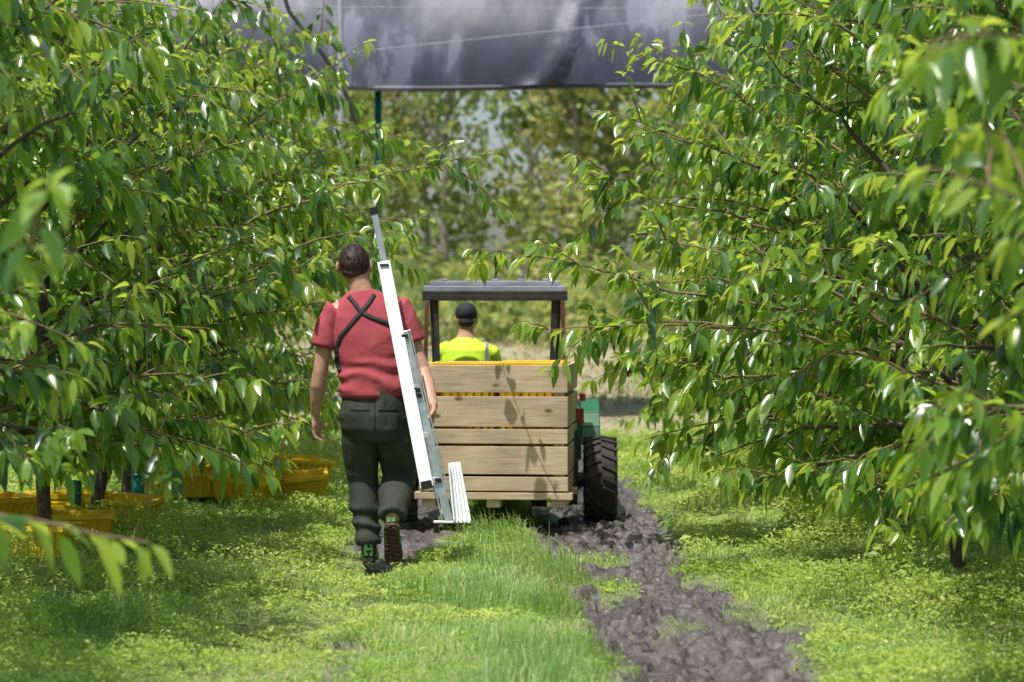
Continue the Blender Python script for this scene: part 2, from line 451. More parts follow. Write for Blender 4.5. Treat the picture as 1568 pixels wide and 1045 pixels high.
def weeds(name, n, ylo, yhi):
    u = rng.random(n)
    y = ylo * (yhi / ylo) ** u
    x = (rng.random(n) * 2 - 1) * (0.235 * y + 1.3)
    m = mud_amt(x, y)
    mid = np.exp(-((x - (-0.05)) / 0.6) ** 2)
    cl = fbm(x * 3.0, y * 3.0, 61); c2 = fbm(x * 0.9, y * 0.9, 64)
    d = (1 - m) ** 2 * (1 - 0.5 * mid) * (0.25 + 0.75 * sstep(0.35, 0.6, cl)) * (1 - 0.6 * ltrack(x, y)) * (0.45 + 0.55 * sstep(.35, .6, c2))
    keep = rng.random(n) < d
    x, y, cl = x[keep], y[keep], cl[keep]; n = len(x)
    side = sstep(0.9, 2.0, np.abs(x))
    top = (0.02 + 0.15 * sstep(0.35, 0.75, cl) * (0.4 + side * 0.9))
    z = height(x, y) + top * np.sqrt(rng.random(n))
    s = (0.006 + 0.010 * rng.random(n)) * (y / 11) ** 0.8
    big = rng.random(n) < 0.010
    s[big] *= 2.6
    nrm = np.stack([rng.normal(0, 0.6, n), rng.normal(-0.15, 0.6, n), np.ones(n)], -1)
    nrm /= np.linalg.norm(nrm, axis=1)[:, None]
    a = rng.random(n) * 2 * np.pi
    t = np.stack([np.cos(a), np.sin(a), np.zeros(n)], -1)
    t -= (t * nrm).sum(1)[:, None] * nrm; t /= np.linalg.norm(t, axis=1)[:, None]
    b = np.cross(nrm, t)
    C = np.stack([x, y, z], -1); S = s[:, None]
    V = np.stack([C - t * S, C + b * S * .5 + nrm * S * .15, C + t * S - nrm * S * .2, C - b * S * .5 + nrm * S * .15], 1)
    q = (np.arange(n) * 4)[:, None] + np.array([[0, 1, 2, 3]])
    tint = np.clip(fbm(x * 1.1, y * 1.1, 71) * 0.9 + rng.normal(0.03, 0.20, n), 0, 1)
    mesh_np(name, V.reshape(-1, 3), [q], [M_weed], tint=np.repeat(tint, 4), smooth=False)
weeds('weeds', 580000, 8.6, 26)

mb = MB()
tw = [(1.77, 10.7, 0.14), (1.88, 10.78, 0.155), (2.0, 10.9, 0.165), (2.15, 11.05, 0.19), (2.23, 11.1, 0.21)]
mb.loft(tw, [.006, .006, .005, .004, .002], n=6)
mb.loft([tw[1], (tw[1][0] - .1, tw[1][1] - .1, tw[1][2] - .01), (tw[1][0] - .22, tw[1][1] - .12, tw[1][2] - .03)], [.004, .003, .002], n=6)
mb.obj('fallen_twig', [M_bark])

# ------------------------------------------------------------------ cherry trees
ST_T = np.array([0.0, 0.17, 0.33, 0.55, 0.79, 1.0])
ST_W = np.array([0.02, 0.03, 0.72, 1.0, 0.66, 0.0])
def leaf_geo(P, D, roll, L, W, droop, fold):
    n = len(P)
    up = np.array([0, 0, 1.0])
    S = np.cross(D, up); ln = np.linalg.norm(S, axis=1)[:, None]
    S = np.where(ln < 1e-3, np.array([[1.0, 0, 0]]), S / np.maximum(ln, 1e-6))
    N = np.cross(S, D)
    c, s = np.cos(roll)[:, None], np.sin(roll)[:, None]
    S2 = S * c + N * s; N2 = -S * s + N * c
    V = np.zeros((n, 6, 3, 3))
    for k in range(6):
        t = ST_T[k]
        cen = P + D * (L * t)[:, None] - up[None] * (droop * L * t * t)[:, None]
        w = (W * ST_W[k] / 2)[:, None]
        lift = w * fold[:, None]
        V[:, k, 0] = cen - S2 * w + N2 * lift
        V[:, k, 1] = cen
        V[:, k, 2] = cen + S2 * w + N2 * lift
    return V.reshape(n, 18, 3)
LQ = []
for k in range(5):
    for j in range(2):
        LQ.append([k * 3 + j, k * 3 + j + 1, (k + 1) * 3 + j + 1, (k + 1) * 3 + j])
LQ = np.array(LQ)

class Tree:
    def __init__(s, seed, zcut=0.35):
        s.r = np.random.default_rng(seed)
        s.V = []; s.F = []; s.M = []; s.n = 0
        s.LP = []; s.LD = []; s.LT = []; s.LS = []; s.zcut = zcut
    def tube(s, pts, rad, k, mi):
        pts = np.asarray(pts); n = len(pts)
        T = np.gradient(pts, axis=0); T /= np.linalg.norm(T, axis=1)[:, None]
        ref = np.array([0.3, 0.9, 0.1]) if abs(T[0, 2]) > 0.7 else np.array([0, 0, 1.0])
        A = np.cross(T, ref); A /= np.linalg.norm(A, axis=1)[:, None]
        B = np.cross(T, A)
        an = np.arange(k) * 2 * np.pi / k
        R = pts[:, None] + (A[:, None] * np.cos(an)[None, :, None] + B[:, None] * np.sin(an)[None, :, None]) * np.asarray(rad)[:, None, None]
        s.V.append(R.reshape(-1, 3))
        i = np.arange(n - 1)[:, None] * k + np.arange(k)[None]
        j = np.arange(n - 1)[:, None] * k + (np.arange(k)[None] + 1) % k
        f = np.stack([i, j, j + k, i + k], -1).reshape(-1, 4) + s.n
        s.F.append(f); s.M.append(np.full(len(f), mi)); s.n += n * k
    def leaves_on(s, pts, t0, spacing, young=0.0, size=1.0):
        pts = np.asarray(pts)
        seg = np.linalg.norm(np.diff(pts, axis=0), axis=1); cum = np.concatenate([[0], np.cumsum(seg)])
        Lt = cum[-1]
        q = np.arange(Lt * t0, Lt, spacing)
        if len(q) == 0: return
        q = q + s.r.uniform(-.3, .3, len(q)) * spacing
        q = np.append(q, [Lt, Lt, Lt])
        q = np.clip(q, 0, Lt)
        P = np.stack([np.interp(q, cum, pts[:, i]) for i in range(3)], -1)
        T = np.stack([np.interp(np.minimum(q + 0.02, Lt), cum, pts[:, i]) - np.interp(np.maximum(q - 0.02, 0), cum, pts[:, i]) for i in range(3)], -1)
        T /= np.maximum(np.linalg.norm(T, axis=1)[:, None], 1e-6)
        n = len(q)
        ph = np.arange(n) * 2.4 + s.r.uniform(0, 6)
        A = np.cross(T, [0, 0, 1.0]); A /= np.maximum(np.linalg.norm(A, axis=1)[:, None], 1e-6)
        B = np.cross(A, T)
        side = A * np.cos(ph)[:, None] + B * (np.sin(ph) * 0.5)[:, None]
        D = side * 0.7 + T * s.r.uniform(0.2, 0.9, n)[:, None] + np.array([0, 0, 1.0]) * s.r.uniform(-1.25, 0.15, n)[:, None] + s.r.normal(0, 0.2, (n, 3))
        D /= np.linalg.norm(D, axis=1)[:, None]
        frac = q / Lt
        s.LP.append(P); s.LD.append(D)
        s.LT.append(np.clip(s.r.normal(0.31, 0.20, n) + young * frac ** 2 + 0.15 * (frac > .85), 0, 1))
        s.LS.append(size * s.r.uniform(0.65, 1.15, n) * (1 - 0.35 * (frac > 0.93)))
    def branch(s, p0, p1, sag=0.0, arch=0.15, r0=0.014, nsub=5, sub=(0.25, 0.6), spacing=0.034, t0=0.3, wig=0.03, young=0.3, size=1.0, upb=0.25):
        p0 = np.array(p0, float); p1 = np.array(p1, float)
        L = np.linalg.norm(p1 - p0); n = max(7, int(L / 0.13))
        t = np.linspace(0, 1, n)[:, None]
        pts = p0 + (p1 - p0) * t + np.array([0, 0, 1.0]) * (arch * L * np.sin(np.pi * t))
        w = np.cumsum(s.r.normal(0, wig * L / n ** 0.5, (n, 3)), axis=0); w = w - t * w[-1]
        pts = pts + w
        s.tube(pts, np.linspace(r0, 0.0028, n), 6, 0 if r0 > 0.018 else 1)
        s.leaves_on(pts, t0, spacing * 1.0, young, size)
        d0 = (p1 - p0) / L
        for k in range(nsub):
            f = s.r.uniform(0.12, 0.95)
            b = np.array([np.interp(f, t[:, 0], pts[:, i]) for i in range(3)])
            h = s.r.normal(0, 1, 3); h[2] = h[2] * 0.5 + upb
            h = h - h.dot(d0) * d0 * 0.8
            h /= np.linalg.norm(h)
            d = d0 * 0.6 + h * 0.8; d /= np.linalg.norm(d)
            l = s.r.uniform(*sub)
            m = 6; tt = np.linspace(0, 1, m)[:, None]
            sp = b + d * l * tt - np.array([0, 0, 1.0]) * (0.22 * l * tt ** 2)
            sp = sp + s.r.normal(0, 0.008, (m, 3)) * tt
            if sp[-1, 2] < s.zcut: continue
            s.tube(sp, np.linspace(0.006, 0.002, m), 4, 1)
            s.leaves_on(sp, 0.08, spacing, young, size)
    def build(s, name, size=0.125):
        P = np.concatenate(s.LP); D = np.concatenate(s.LD); T = np.concatenate(s.LT); S = np.concatenate(s.LS)
        keep = P[:, 2] > s.zcut
        P, D, T, S = P[keep], D[keep], T[keep], S[keep]
        n = len(P)
        V = leaf_geo(P, D, s.r.normal(0, 0.55, n), size * S, size * 0.42 * S * s.r.uniform(.8, 1.15, n), s.r.uniform(0.1, 0.65, n), s.r.uniform(0.05, 0.85, n))
        q = (np.arange(n) * 18)[:, None, None] + LQ[None] + s.n
        VV = np.concatenate(s.V + [V.reshape(-1, 3)])
        FF = np.concatenate(s.F + [q.reshape(-1, 4)])
        MM = np.concatenate(s.M + [np.full(n * 10, 2)])
        tint = np.concatenate([np.zeros(s.n), np.repeat(T, 18)])
        ob = mesh_np(name, VV, [FF], [M_bark, M_twig, M_leaf], mat_idx=MM, tint=tint, smooth=True)
        return ob, n

def std_tree(seed, side, reach=1.5, H=4.2, nbr=34, zmin=0.55, spacing=0.036, low=0.0, back=1.1, zcut=0.35):
    T = Tree(seed, zcut); r = T.r
    n = 12
    z = np.linspace(-0.05, H, n)
    wx = np.cumsum(r.normal(0, 0.03, n)); wy = np.cumsum(r.normal(0, 0.03, n))
    wx -= wx[0]; wy -= wy[0]
    tr = np.stack([wx, wy, z], -1)
    T.tube(tr, np.interp(z, [0, 1, H], [0.042, 0.036, 0.008]), 9, 0)
    T.leaves_on(tr, 0.6, 0.03, 0.4)
    for k in range(nbr):
        f = (k + r.uniform(0, 1)) / nbr
        zz = zmin + (H - 0.3 - zmin) * f ** 1.1
        az = k * 2.39996 + r.uniform(-.4, .4)
        cx, cy = math.cos(az), math.sin(az)
        toward = -cx * side
        R = reach if toward > 0 else back
        rad = R * abs(cx) + 0.9 * (1 - abs(cx))
        L = rad * (1.0 - 0.55 * f) * r.uniform(0.65, 1.2)
        b = np.array([np.interp(zz, z, tr[:, 0]), np.interp(zz, z, tr[:, 1]), zz])
        rise = L * (r.uniform(0.2, 0.9) if f > 0.2 else r.uniform(-0.28, 0.2))
        tip = b + np.array([cx * L, cy * L, rise])
        tip[2] = max(tip[2], zcut + 0.05)
        T.branch(b, tip, arch=0.08, r0=0.012 + 0.012 * (1 - f), nsub=int(3 + L * 2.6), spacing=spacing, young=r.uniform(0.1, 0.7))
    return T

total_leaves = 0
XL, XR = -2.6, 2.42
def place(T, x, y):
    for i in range(len(T.V)): T.V[i] = T.V[i] + np.array([x, y, 0])
    for i in range(len(T.LP)): T.LP[i] = T.LP[i] + np.array([x, y, 0])

# per tree: reach into the aisle, height, number of limbs, first limb height, lowest foliage
left_t = {6.4: (0.5, 3.4, 10, 1.2, 1.0), 8.2: (0.75, 3.6, 16, 1.1, .95), 9.9: (0.95, 3.9, 28, 0.9, .78), 11.6: (1.2, 3.7, 42, 0.72, .62), 13.3: (1.25, 3.3, 42, 0.65, .52),
          15.0: (1.3, 2.95, 40, 0.6, .44), 16.6: (1.35, 3.25, 40, 0.6, .42), 18.3: (1.4, 3.5, 40, 0.6, .42), 20.0: (1.5, 3.8, 38, 0.6, .42), 21.8: (1.6, 4.0, 34, 0.6, .42)}
right_t = {6.2: (1.0, 3.8, 16, 1.1, 1.0), 7.8: (1.1, 3.8, 22, 0.95, .80), 9.4: (1.25, 4.0, 32, 0.75, .60), 11.1: (1.4, 4.2, 42, 0.6, .44), 12.8: (1.5, 4.1, 44, 0.55, .34), 14.6: (1.55, 4.1, 44, 0.5, .30),
           16.6: (1.55, 4.2, 42, 0.5, .32), 18.7: (1.5, 4.4, 38, 0.55, .34), 20.6: (1.5, 4.4, 34, 0.55, .36), 22.5: (1.4, 4.4, 30, 0.55, .36)}
heroL = {
    6.4: [((XL, 6.4, 1.35), (-1.10, 5.9, 1.62), 0.05, 1), ((XL, 6.4, 0.75), (-0.95, 6.3, 0.86), 0.06, 0)],
    11.6: [((XL, 11.6, 0.8), (-1.24, 12.0, 0.80), 0.10), ((XL, 11.6, 0.9), (-1.35, 11.9, 1.05), 0.10), ((XL, 11.6, 1.05), (-1.45, 11.6, 1.35), 0.1), ((XL, 11.6, 0.75), (-1.6, 11.5, .76), .08)],
    13.3: [((XL, 13.3, 1.2), (-1.35, 13.6, 1.85), 0.08), ((XL, 13.3, 0.7), (-1.35, 13.4, .70), .1)],
    15.0: [((XL, 15.0, 0.8), (-1.35, 14.9, 0.75), 0.12), ((XL, 15.0, 1.2), (-1.2, 15.1, 1.75), 0.06)],
    16.6: [((XL, 16.6, 1.55), (-0.12, 16.4, 2.47), 0.035), ((XL, 16.6, 1.25), (-0.62, 16.2, 2.05), 0.05), ((XL, 16.6, .7), (-1.2, 16.5, .8), .1)],
    18.3: [((XL, 18.3, 2.3), (-1.10, 18.2, 3.42), 0.03), ((XL, 18.3, 1.9), (-1.0, 18.3, 2.8), 0.05), ((XL, 18.3, 1.2), (-1.0, 18.3, 1.8), 0.05)],
    20.0: [((XL, 20.0, 1.9), (-0.95, 20.0, 2.6), 0.05), ((XL, 20.0, 1.3), (-0.85, 20.0, 1.9), 0.05)],
    21.8: [((XL, 21.8, 2.2), (-0.95, 21.8, 3.0), 0.05), ((XL, 21.8, 1.3), (-0.9, 21.8, 1.5), 0.05), ((XL, 21.8, 1.8), (-0.75, 21.8, 2.2), 0.05)],
}
heroR = {
    6.2: [((XR, 6.2, 1.25), (1.05, 6.1, 1.83), 0.05, 4), ((XR, 6.2, 1.6), (1.2, 6.3, 2.2), 0.06, 3)],
    7.8: [((XR, 7.8, 0.95), (1.50, 8.0, 1.15), 0.08, 5), ((XR, 7.8, 1.6), (1.35, 8.0, 2.3), 0.08)],
    9.4: [((XR, 9.4, 0.8), (1.55, 9.6, .80), 0.08)],
    11.1: [((XR, 11.1, 0.85), (1.35, 11.3, 1.3), 0.06), ((XR, 11.1, 1.1), (1.15, 11.3, 1.65), 0.08), ((XR, 11.1, 0.65), (1.6, 11.2, .55), 0.08), ((XR, 11.1, 0.6), (1.9, 10.6, .5), 0.08)],
    12.8: [((XR, 12.8, 1.15), (0.75, 13.2, 1.85), 0.04), ((XR, 12.8, 0.85), (0.95, 13.2, 1.0), 0.10), ((XR, 12.8, 1.0), (0.62, 13.0, 1.38), 0.06), ((XR, 12.8, .6), (1.3, 13.0, .50), .1), ((XR, 12.8, .55), (1.6, 12.5, .42), .1)],
    14.6: [((XR, 14.6, 1.3), (-0.24, 14.9, 1.80), 0.02), ((XR, 14.6, 1.05), (0.10, 14.6, 1.32), 0.06), ((XR, 14.6, 1.5), (0.38, 14.9, 2.2), 0.04), ((XR, 14.6, 0.7), (0.8, 14.8, 0.62), 0.10),
           ((XR, 14.6, 0.95), (0.5, 14.8, 1.0), 0.08), ((XR, 14.6, 1.9), (0.6, 14.9, 2.65), 0.03), ((XR, 14.6, .5), (1.3, 14.6, .40), .1)],
    16.6: [((XR, 16.6, 2.2), (0.62, 16.2, 3.22), 0.05), ((XR, 16.6, 1.8), (0.60, 16.4, 2.75), 0.05), ((XR, 16.6, 0.8), (0.95, 16.5, 0.75), 0.10), ((XR, 16.6, 1.2), (0.7, 16.5, 1.6), 0.1)],
    18.7: [((XR, 18.7, 2.4), (0.95, 18.5, 3.5), 0.05)],
}
for side, xs0, tt_, hero in ((-1, XL, left_t, heroL), (1, XR, right_t, heroR)):
    for i, (y, (reach, H, nbr, zm, zc)) in enumerate(tt_.items()):
        far = y > 17.5
        jx = random.uniform(-0.06, 0.06)
        T = std_tree(100 + i + (50 if side > 0 else 0), side, reach=reach, H=H, nbr=nbr, spacing=0.039 if not far else 0.046, zmin=zm, zcut=zc)
        place(T, xs0 + jx, y)
        if side < 0 and y == 6.4: T.zcut = 0.6
        for hb in hero.get(y, []):
            p0, p1, arch = hb[:3]
            ns = hb[3] if len(hb) > 3 else int(4 + 3 * np.linalg.norm(np.subtract(p1, p0)))
            T.branch(p0, p1, arch=arch, r0=0.016, nsub=ns, sub=(0.18, 0.5), spacing=0.036, t0=0.25, young=0.45, upb=0.1)
        ob, n = T.build('cherry_tree', 0.142 if not far else 0.152)
        total_leaves += n
gen = []
for k in range(3):
    T = std_tree(300 + k, 1, reach=1.2, H=3.7, nbr=30, spacing=0.055, zmin=.55, zcut=.45)
    ob, n = T.build('cherry_tree', 0.155)
    gen.append(ob); total_leaves += n
slots = [(-5.6, y) for y in np.arange(14, 27, 2.4)] + [(5.6, y) for y in np.arange(15, 27, 2.4)] + [(XL, 23.6), (XR, 24.4)]
for i, (x, y) in enumerate(slots):
    if i < 3: ob = gen[i]
    else:
        ob = bpy.data.objects.new('cherry_tree', gen[i % 3].data); link(ob)
    ob.location = (x, y, 0); ob.rotation_euler = (0, 0, random.choice([0, math.pi]) + random.uniform(-.3, .3))
print('leaves', total_leaves)

def guard(x, y, h, name='tree_guard'):
    mb = MB()
    mb.loft([(x, y, -0.02), (x, y, h * 0.5), (x + .004, y, h)], [0.045, 0.043, 0.045], n=14, cap=False)
    mb.loft([(x + .004, y, h), (x, y, h * 0.5), (x, y, 0)], [0.040, 0.038, 0.040], n=14, cap=False)
    mb.loft([(x, y, h * .3), (x, y, h * .34)], [0.048, 0.048], n=14)
    mb.loft([(x, y, h * .75), (x, y, h * .79)], [0.048, 0.048], n=14)
    mb.obj(name, [M_teal], smooth=True)
guard(-2.48, 16.0, 0.42); guard(-2.72, 15.0, 0.36); guard(-2.6, 18.3, 0.4); guard(-1.95, 19.3, 0.38); guard(2.25, 15.0, 0.28); guard(2.3, 18.0, 0.3)

# ------------------------------------------------------------------ distant trees
def distant():
    r = np.random.default_rng(5)
    Vb = MB(); C = []; Tn = []
    xs_ = [(x, 74) for x in np.arange(-46, -14, 3.4)] + [(x, 72) for x in np.arange(-10.5, 40, 2.9)] + [(x, 84) for x in np.arange(-12, 46, 3.1)]
    for i, (x0, y0) in enumerate(xs_):
        x = x0 + r.uniform(-.9, .9); y = y0 + r.uniform(-2, 6); H = r.uniform(8.5, 13.5)
        g = float(height(np.array([x]), np.array([y]))[0])
        hue = r.uniform(0.0, 0.75)
        Vb.loft([(x, y, g - .2), (x + r.uniform(-.4, .4), y, g + H * .4), (x + r.uniform(-.8, .8), y, g + H * .85)], [.14, .10, .03], n=7)
        for b in range(9):
            zz = g + H * r.uniform(.2, .7); a = r.uniform(0, 6.28); L = r.uniform(1.2, 2.6)
            Vb.loft([(x, y, zz), (x + math.cos(a) * L * .6, y + math.sin(a) * L * .6, zz + L * .6), (x + math.cos(a) * L, y + math.sin(a) * L, zz + L * 1.3)], [.06, .04, .02], n=5)
        nc = 40
        for c in range(nc):
            f = r.uniform(0.02, 1.0)
            R = 2.4 * math.sin(math.pi * min(1, 0.18 + f * 0.8)) ** 0.6
            a = r.uniform(0, 6.28); q = R * math.sqrt(r.random())
            cc = np.array([x + math.cos(a) * q, y + math.sin(a) * q, g + H * f])
            m = 50
            sp = r.uniform(0.3, 0.7)
            pts = cc + r.normal(0, 1, (m, 3)) * np.array([sp, sp, sp * r.uniform(0.5, 1.7)])
            C.append(pts); Tn.append(np.clip(hue + r.normal(0, .18) + r.normal(0, .1, m), 0, 1))
    for k in range(380):
        x = r.uniform(-14, 30); y = r.uniform(52, 70)
        cc = np.array([x, y, float(height(np.array([x]), np.array([y]))[0]) + r.uniform(.0, .3 + 1.5 * (y - 50) / 20)])
        m = 40
        C.append(cc + r.normal(0, 1, (m, 3)) * np.array([.7, .5, .35])); Tn.append(np.clip(r.uniform(.1, .8) + r.normal(0, .1, m), 0, 1))
    C = np.concatenate(C); Tn = np.concatenate(Tn)
    keep = C[:, 2] > 0.35
    C, Tn = C[keep], Tn[keep]; n = len(C)
    s = r.uniform(0.09, 0.21, n)[:, None]
    d = r.normal(0, 1, (n, 3)); d[:, 2] -= 0.6; d /= np.linalg.norm(d, axis=1)[:, None]
    e = np.cross(d, r.normal(0, 1, (n, 3))); e /= np.linalg.norm(e, axis=1)[:, None]
    V = np.stack([C - d * s * 1.2, C + e * s * .7, C + d * s * 1.2, C - e * s * .7], 1).reshape(-1, 3)
    q = (np.arange(n) * 4)[:, None] + np.array([[0, 1, 2, 3]])
    tv = np.array(Vb.v); tf = [f for f in Vb.f if len(f) == 4]
    off = len(V)
    V2 = np.concatenate([V, tv]); F2 = np.concatenate([q, np.array(tf) + off])
    mi = np.concatenate([np.zeros(n), np.ones(len(tf))])
    mesh_np('distant_trees', V2, [F2], [M_far, M_greybark], mat_idx=mi, tint=np.concatenate([np.repeat(Tn, 4), np.zeros(len(tv))]), smooth=False)
distant()

def drygrass():
    r = np.random.default_rng(9)
    n = 24000
    y = 27 + 40 * r.random(n) ** 1.3; x = (r.random(n) * 2 - 1) * (0.24 * y + 4)
    z = height(x, y); H = r.uniform(0.03, 0.10, n) * sstep(27, 34, y); w = 0.01 + 0.0007 * y
    a = r.random(n) * 6.28
    px, py = np.cos(a) * w, np.sin(a) * w
    V = np.stack([np.stack([x - px, y - py, z], -1), np.stack([x + px, y + py, z], -1), np.stack([x + r.normal(0, .05, n), y, z + H], -1)], 1)
    f = (np.arange(n) * 3)[:, None] + np.array([[0, 1, 2]])
    m = mat('dry_grass_blade', (0.38, 0.33, 0.18), (0.26, 0.29, 0.12), scale=0.3, rough=0.8)
    mesh_np('dry_grass', V.reshape(-1, 3), [f], [m], smooth=False)
drygrass()

# ------------------------------------------------------------------ shade net, posts, wires
net = empty('shade_net')
nxs = np.linspace(-11, 11, 220); prof = []
for k in range(40):
    t = k / 39
    prof.append((t, 29.4 + 4.2 * t ** 2.2, 4.06 + 0.25 * (1 - math.cos(t * 1.2)) + 3.4 * t))
NV = []
for t, yy, zz in prof:
    sag = 0.10 * (nxs / 3.0) ** 2 * 0.12
    fold = 0.05 * np.sin(nxs * 2.1 + t * 3) + 0.10 * (fbm(nxs * .8, np.full_like(nxs, t * 2), 91) - .5)
    g = np.exp(-((nxs - (0.25 + 0.75 * t ** .5 * 1.6)) / 0.05) ** 2) * 0.10 + np.exp(-((nxs - (0.12 + 0.75 * t ** .5 * 1.6)) / 0.05) ** 2) * 0.06
    NV.append(np.stack([nxs, yy - fold - g, zz + sag + 0.02 * np.sin(nxs * 1.3)], -1))
NV = np.array(NV); idx = np.arange(40 * 220).reshape(40, 220)
NF = np.stack([idx[:-1, :-1], idx[:-1, 1:], idx[1:, 1:], idx[1:, :-1]], -1).reshape(-1, 4)
mesh_np('net_sheet', NV.reshape(-1, 3), [NF], [M_net], parent=net)
mb = MB()
mb.loft([(x, 29.42, 4.05 + 0.10 * (x / 3.0) ** 2 * 0.12 + 0.02 * math.sin(x * 1.3)) for x in np.linspace(-11, 11, 60)], [0.035] * 60, lat=(0, 0, 1), n=8)
mb.obj('rolled_hem', [M_net], parent=net, smooth=True)
mb = MB()
for a, b in [((-11, 28.9, 5.0), (11, 28.9, 4.90)), ((-2.0, 28.8, 4.40), (3.2, 28.8, 4.95))]:
    mb.loft([a, b], [0.005, 0.005], lat=(0, 0, 1), n=5)
mb.obj('support_wires', [M_steel], parent=net)
mb = MB()
mb.loft([(-1.84, 26, 0), (-1.84, 26, 5.6)], [0.03, 0.03], n=10)
mb.box((-1.84, 26, 5.62), (0.12, 0.12, 0.04))
mb.box((-1.84, 26, 3.9), (0.1, 0.1, 0.05))
mb.obj('steel_post', [M_steel], smooth=False)
mb = MB()
mb.loft([(3.9, 28, 0), (3.9, 28, 5.6)], [0.035, 0.035], n=10)
mb.box((3.9, 28, 5.62), (0.12, 0.12, 0.04))
mb.obj('steel_post', [M_steel])
mb = MB()
mb.loft([(-1.66, 30.0, 0), (-1.66, 30.0, 2.0), (-1.66, 30.0, 4.1)], [0.05, 0.05, 0.045], n=10)
mb.obj('support_post', [M_teal], smooth=True)
mb = MB()
mb.loft([(-4.55, 28, 0), (-4.55, 28, 2), (-4.55, 28, 4.3)], [0.09, 0.085, 0.08], n=10)
mb.obj('wooden_post', [M_greybark], smooth=True)
mb = MB()
mb.loft([(-2.45, 25, 4.9), (-2.3, 25, 4.45), (-2.12, 25, 4.2), (-1.95, 25, 4.0), (-1.75, 25, 3.7), (-1.62, 25, 3.3), (-1.58, 25, 2.6)], [0.022] * 7, n=8)
mb.obj('irrigation_hose', [M_hose], smooth=True)
mb = MB()
for x, y in [(-1.98, 13.1), (-2.75, 15.6), (2.62, 14.2), (2.45, 19), (-2.6, 21)]:
    mb.loft([(x, y, 0.3), (x + .01, y, 5.0)], [0.0028, 0.0028], n=5)
mb.obj('trellis_wires', [M_wire])

# ------------------------------------------------------------------ yellow crates
def crate(loc, rot, size=(0.5, 0.34, 0.2), parent=None, name='yellow_crate', tilt=(0, 0)):
    mb = MB(); w, d, h = size; t = 0.012
    def ring(z, sx, sy): return [(-sx, -sy, z), (sx, -sy, z), (sx, sy, z), (-sx, sy, z)]
    b, u = 0.44, 0.5
    vs = ring(0, w * b, d * b) + ring(h, w * u, d * u) + ring(h, w * u - t, d * u - t) + ring(t, w * b - t, d * b - t)
    fs = [(3, 2, 1, 0)]
    for o in (0, 4, 8):
        for k in range(4):
            k2 = (k + 1) % 4
            fs.append((o + k, o + k2, o + 4 + k2, o + 4 + k))
    fs.append((12, 13, 14, 15))
    mb.add(vs, fs)
    for sx, sy, L, ax in ((0, -1, w, 0), (0, 1, w, 0), (-1, 0, d, 1), (1, 0, d, 1)):
        c = (sx * (w * u + .008), sy * (d * u + .008), h - .012)
        mb.box(c, (L + .045, .018, .03) if ax == 0 else (.018, L - .002, .027))
    for k in range(7):
        x = -w * .4 + w * .8 * k / 6
        for s_ in (-1, 1):
            mb.beam((x * .9, s_ * (d * b + .004), 0.01), (x, s_ * (d * u + .003), h - .03), .012, .012, ref=(0, 1, 0))
    for k in range(4):
        y = -d * .36 + d * .72 * k / 3
        for s_ in (-1, 1):
            mb.beam((s_ * (w * b + .004), y * .9, 0.01), (s_ * (w * u + .003), y, h - .03), .012, .012, ref=(1, 0, 0))
    ob = mb.obj(name, [M_yellow], parent=parent, bevel=0.002)
    ob.location = loc; ob.rotation_euler = (tilt[0], tilt[1], rot)
    return ob
for (x, y, z, rz, tx, ty) in [
    (-2.62, 17.8, 0.05, 0.2, 0, 0), (-2.10, 17.6, 0.04, -0.4, 0.1, 0.05), (-1.72, 17.5, 0.05, 0.5, -0.1, 0.15), (-1.90, 17.9, 0.12, 0.9, 0.1, -0.1),
    (-1.52, 17.3, 0.03, 0.1, 0.1, -0.1), (-2.32, 18.1, 0.04, 1.1, 0, 0), (-2.28, 17.2, 0.04, 0.3, -.1, 0), (-1.88, 17.05, 0.04, -.3, .1, .1), (-1.62, 18.4, 0.08, .7, .1, .1), (-2.05, 18.6, .06, .1, 0, 0),
    (-2.85, 15.3, 0.06, 0.3, 0, 0), (-2.42, 15.1, 0.05, -0.3, 0.05, 0.05), (-2.52, 14.0, 0.05, 0.15, 0, 0.0), (-2.62, 13.3, 0.05, -.2, 0, 0), (-2.85, 14.5, 0.06, .4, 0, .05), (-2.95, 13.9, 0.16, .9, .05, .05)]:
    crate((x, y, z + 0.03), rz, (0.40, 0.29, 0.17), tilt=(tx, ty))

# ------------------------------------------------------------------ wooden bin
binE = empty('wooden_bin', (-0.12, 15.52, 0)); binE.rotation_euler = (0, 0, math.radians(-5))
W2 = 0.48; DP = 0.98
planks = [(0.887, 1.062), (0.667, 0.862), (0.559, 0.652), (0.362, 0.541), (0.255, 0.346)]
for i, (z0, z1) in enumerate(planks):
    jit = random.uniform(-.004, .004)
    for nm, c, s_ in (('rear_slat', (0 + jit, 0.0, 0), (2 * W2, 0.022)), ('front_slat', (0, DP, 0), (2 * W2, 0.022)),):
        mb = MB(); mb.box((0, 0, 0), (s_[0], s_[1], z1 - z0))
        o = mb.obj('%s_%d' % (nm, i + 1), [M_wood], parent=binE, bevel=0.003); o.location = (c[0], c[1], (z0 + z1) / 2)
    for sx in (-1, 1):
        mb = MB(); mb.box((0, 0, 0), (0.022, DP - 0.026, z1 - z0))
        o = mb.obj('side_slat_%d' % (i + 1), [M_wood], parent=binE, bevel=0.003); o.location = (sx * (W2 - 0.012), DP / 2, (z0 + z1) / 2)
mb = MB()
for sx in (-1, 1):
    for yy in (0.046, DP - 0.046):
        mb.box((sx * (W2 - 0.058), yy, 0.655), (0.068, 0.068, 0.80))
mb.box((0, DP / 2, 0.265), (2 * W2 - .05, DP - 0.03, 0.02))
for yy in (0.035, DP / 2, DP - .035):
    mb.box((0, yy, 0.222), (2 * W2 + 0.06, 0.09, 0.045))
for sx in (-1, 0, 1):
    mb.box((sx * (W2 - .06), DP / 2, 0.172), (0.09, DP - .02, 0.05))
